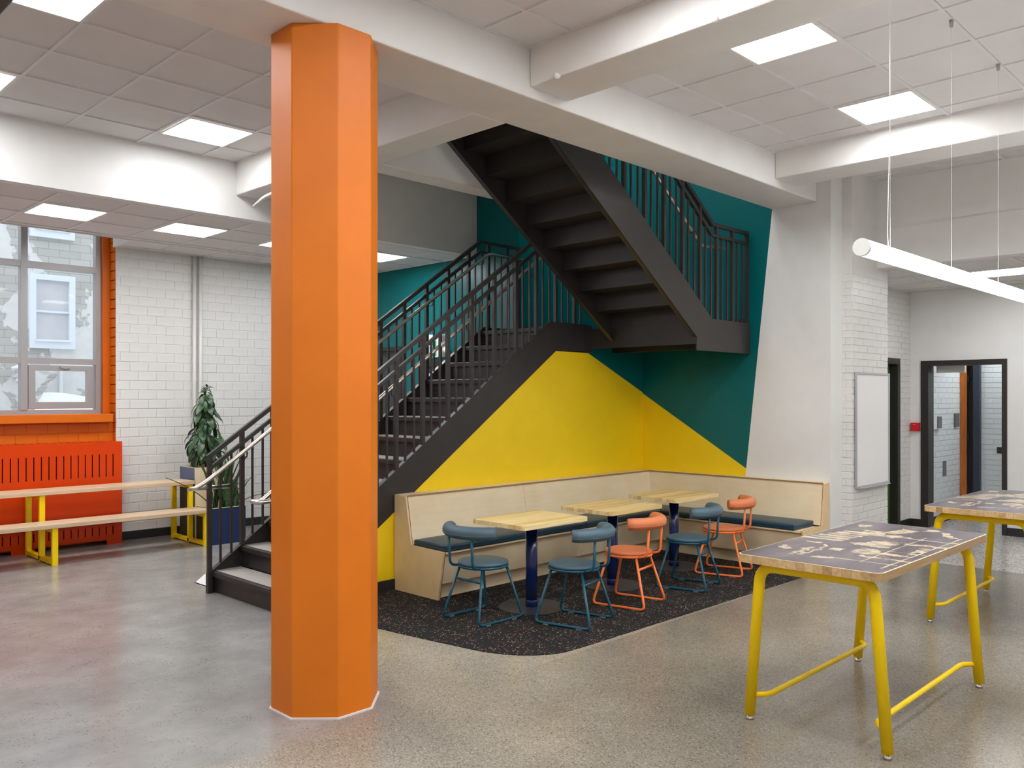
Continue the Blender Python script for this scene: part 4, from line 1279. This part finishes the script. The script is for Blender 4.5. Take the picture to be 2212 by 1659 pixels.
def leaf_mesh(L, Wd, droop, nm, mat):
    n = 6; vs = []; fs = []
    for i in range(n + 1):
        u = i / n
        a = droop * u
        x = L * (sin(a) / droop if droop else u); z = -L * ((1 - cos(a)) / droop if droop else 0)
        w_ = Wd * (sin(pi * min(1, u * 0.92 + 0.06)) ** 0.8) * (1 - 0.25 * u)
        if i == n: w_ = 0.001
        vs += [(x, -w_, z + 0.25 * w_), (x, 0, z), (x, w_, z + 0.25 * w_)]
    for i in range(n):
        for k in (0, 1):
            fs.append((i * 3 + k, (i + 1) * 3 + k, (i + 1) * 3 + k + 1, i * 3 + k + 1))
    return MB().add(vs, fs, True).mesh(nm, mat)
pl = thing('leafy_plant', 'tall bushy pot plant with drooping dark green leaves', 'plant', (4.84, 10.10, 0.84))
leaf_ms = [leaf_mesh(l, w_, d, 'leaf', 'leaf') for (l, w_, d) in ((0.22, 0.046, 1.3), (0.19, 0.042, 1.6), (0.24, 0.047, 1.0), (0.12, 0.028, 1.0))]
stem = MB().tube([(0, 0, 0), (0.01, 0, 0.35), (-0.01, 0.01, 0.7), (0.0, 0, 1.02)], [0.016, 0.014, 0.011, 0.006], 8).build('stem', 'stem', pl)
rnd = random.Random(11)
N = 170
for k in range(N):
    u = k / N
    z = 0.14 + 0.91 * u
    spread_ = 0.17 * (1 - u) ** 0.8 + 0.012
    a = k * 2.39996 + rnd.uniform(-0.3, 0.3)
    m_ = leaf_ms[rnd.choice((0, 1, 2))] if u < 0.86 else leaf_ms[3]
    r_ = spread_ * rnd.uniform(0.35, 1.05)
    pitch = rnd.uniform(0.15, 0.95) if u < 0.9 else rnd.uniform(-0.6, 0.4)
    lf = place('leaf', m_, pl, (r_ * cos(a), r_ * sin(a), z + rnd.uniform(-0.02, 0.02)), (rnd.uniform(-0.4, 0.4), pitch, a))
    s_ = (1.0 - 0.35 * u) * rnd.uniform(0.85, 1.15)
    lf.scale = (s_, s_, s_)

sn = thing('snake_plant', 'snake plant with upright mottled blades in the low planter', 'plant', (4.83, 9.67, 0.36))
def blade(h, w_, bend):
    n = 7; vs = []; fs = []
    for i in range(n + 1):
        u = i / n
        ww = w_ * (0.75 + 0.5 * sin(pi * u * 0.8)) * (1 - u ** 4)
        if i == n: ww = 0.001
        x = bend * u * u * h
        vs += [(x - 0.003, -ww, h * u), (x + 0.006, 0, h * u), (x - 0.003, ww, h * u)]
    for i in range(n):
        for k in (0, 1):
            fs.append((i * 3 + k, (i + 1) * 3 + k, (i + 1) * 3 + k + 1, i * 3 + k + 1))
    return MB().add(vs, fs, True).mesh('blade', 'snake')
bms = [blade(0.62, 0.026, 0.18), blade(0.50, 0.028, 0.1), blade(0.72, 0.022, 0.3), blade(0.42, 0.024, 0.45)]
for k in range(34):
    a = rnd.uniform(0, 2 * pi)
    rx, ry = rnd.uniform(-0.12, 0.15), rnd.uniform(-0.13, 0.06)
    o = place('blade', bms[k % 4], sn, (rx, ry, 0), (rnd.uniform(-0.06, 0.06), rnd.uniform(0, 0.16), a))
    o.scale = (1, 1, rnd.uniform(0.75, 1.1))
ob = place('blade', bms[2], sn, (-0.10, -0.05, 0.02), (0, 0.62, radians(175))); ob.scale = (1, 1, 0.95)
ob = place('blade', bms[3], sn, (0.13, -0.02, 0.02), (0, 0.75, radians(-20)))

# ================================================================== OUTSIDE THE WINDOW
eb = thing('neighbour_building', 'patchy pale building outside the window', 'building', (4.5, 16.0, 0))
EO = (4.5, 16.0, 0)
MB().box(-6, 12, 16.0, 16.3, -1, 9).build('wall', 'ext', eb, EO)
def ext_window(x0, x1, z0, z1):
    tr_ = MB().plate([x0, x0 + 0.095, x1 - 0.095, x1], [z0, z0 + 0.12, z1 - 0.095, z1], lambda i, j: i == 1 and j == 1, 'y', 15.93, 16.02).build('window_trim', 'trimout', eb, EO)
    MB().box(x0 + 0.095, x1 - 0.095, 16.0 - 0.012, 16.0 - 0.004, z0 + 0.12, z1 - 0.095).build('pane', 'pane_ext', tr_, EO)
    zm = z0 + (z1 - z0) * 0.50
    MB().box(x0 + 0.095, x1 - 0.095, 15.96, 15.988, zm - 0.018, zm + 0.018).build('meeting_rail', 'trimout', tr_, EO)
    MB().box(x0 + 0.08, x1 - 0.08, 15.90, 15.99, z0 + 0.12, z0 + 0.15).build('sill_snow', 'snow', tr_, EO)
ext_window(4.53, 5.25, 2.57, 3.84)
ext_window(4.535, 5.24, 4.475, 5.75)
ext_window(2.2, 2.92, 2.57, 3.84)
MB().lathe([(0.20, 0), (0.19, 0.03), (0.12, 0.06), (0.02, 0.09)], (4.36, 15.60, 2.20), 24).build('wall_lamp', 'snow', eb, EO)
cm = MB(); cm.box(4.27, 4.40, 15.9, 16.0, 2.06, 2.11); cm.tube([(4.33, 15.94, 2.06), (4.33, 15.90, 2.0), (4.33, 15.86, 1.98)], 0.03, 10)
cm.build('wall_fixture', 'pane_ext', eb, EO)
MB().tube([(5.02, 15.95, 0), (5.02, 15.95, 2.2)], 0.035, 10).build('downpipe', 'pane_ext', eb, EO)
struct('ground', MB().box(-8, 14, 11.2, 16.0, -0.5, -0.3), 'snow', 'snow covered ground outside the window', 'ground')
sm = MB(); vs = []; fs = []
nx, ny = 18, 8
for i in range(nx + 1):
    for j in range(ny + 1):
        u, v = i / nx, j / ny
        vs.append((4.0 + 2.0 * u, 14.2 + 1.2 * v, -0.3 + 2.06 * (min(1, 5 * min(u, 1 - u)) ** 0.6) * (min(1, 3 * min(v, 1 - v)) ** 0.5) + 0.05 * sin(7 * u)))
for i in range(nx):
    for j in range(ny):
        a = i * (ny + 1) + j
        fs.append((a, a + 1, a + ny + 2, a + ny + 1))
tag(sm.add(vs, fs, True).build('snow_mound', 'snow'), 'snow covered hump outside behind the lower window pane', 'snow mound')

# unidentified dark object, modelled as a black box hung under the long beam, cut by the top left picture corner
sk = thing('dark_box', 'black box hanging under the beam, cut by the top left corner', 'unidentified object', (0.95, 4.45, 3.50))
MB().box(-0.19, 0.19, -0.35, 0.40, 0.0, 0.22).build('housing', 'blackboard', sk, bevel=0.01)
MB().box(-0.03, 0.03, -0.20, -0.10, 0.22, 0.262).build('bracket', 'blackboard', sk)
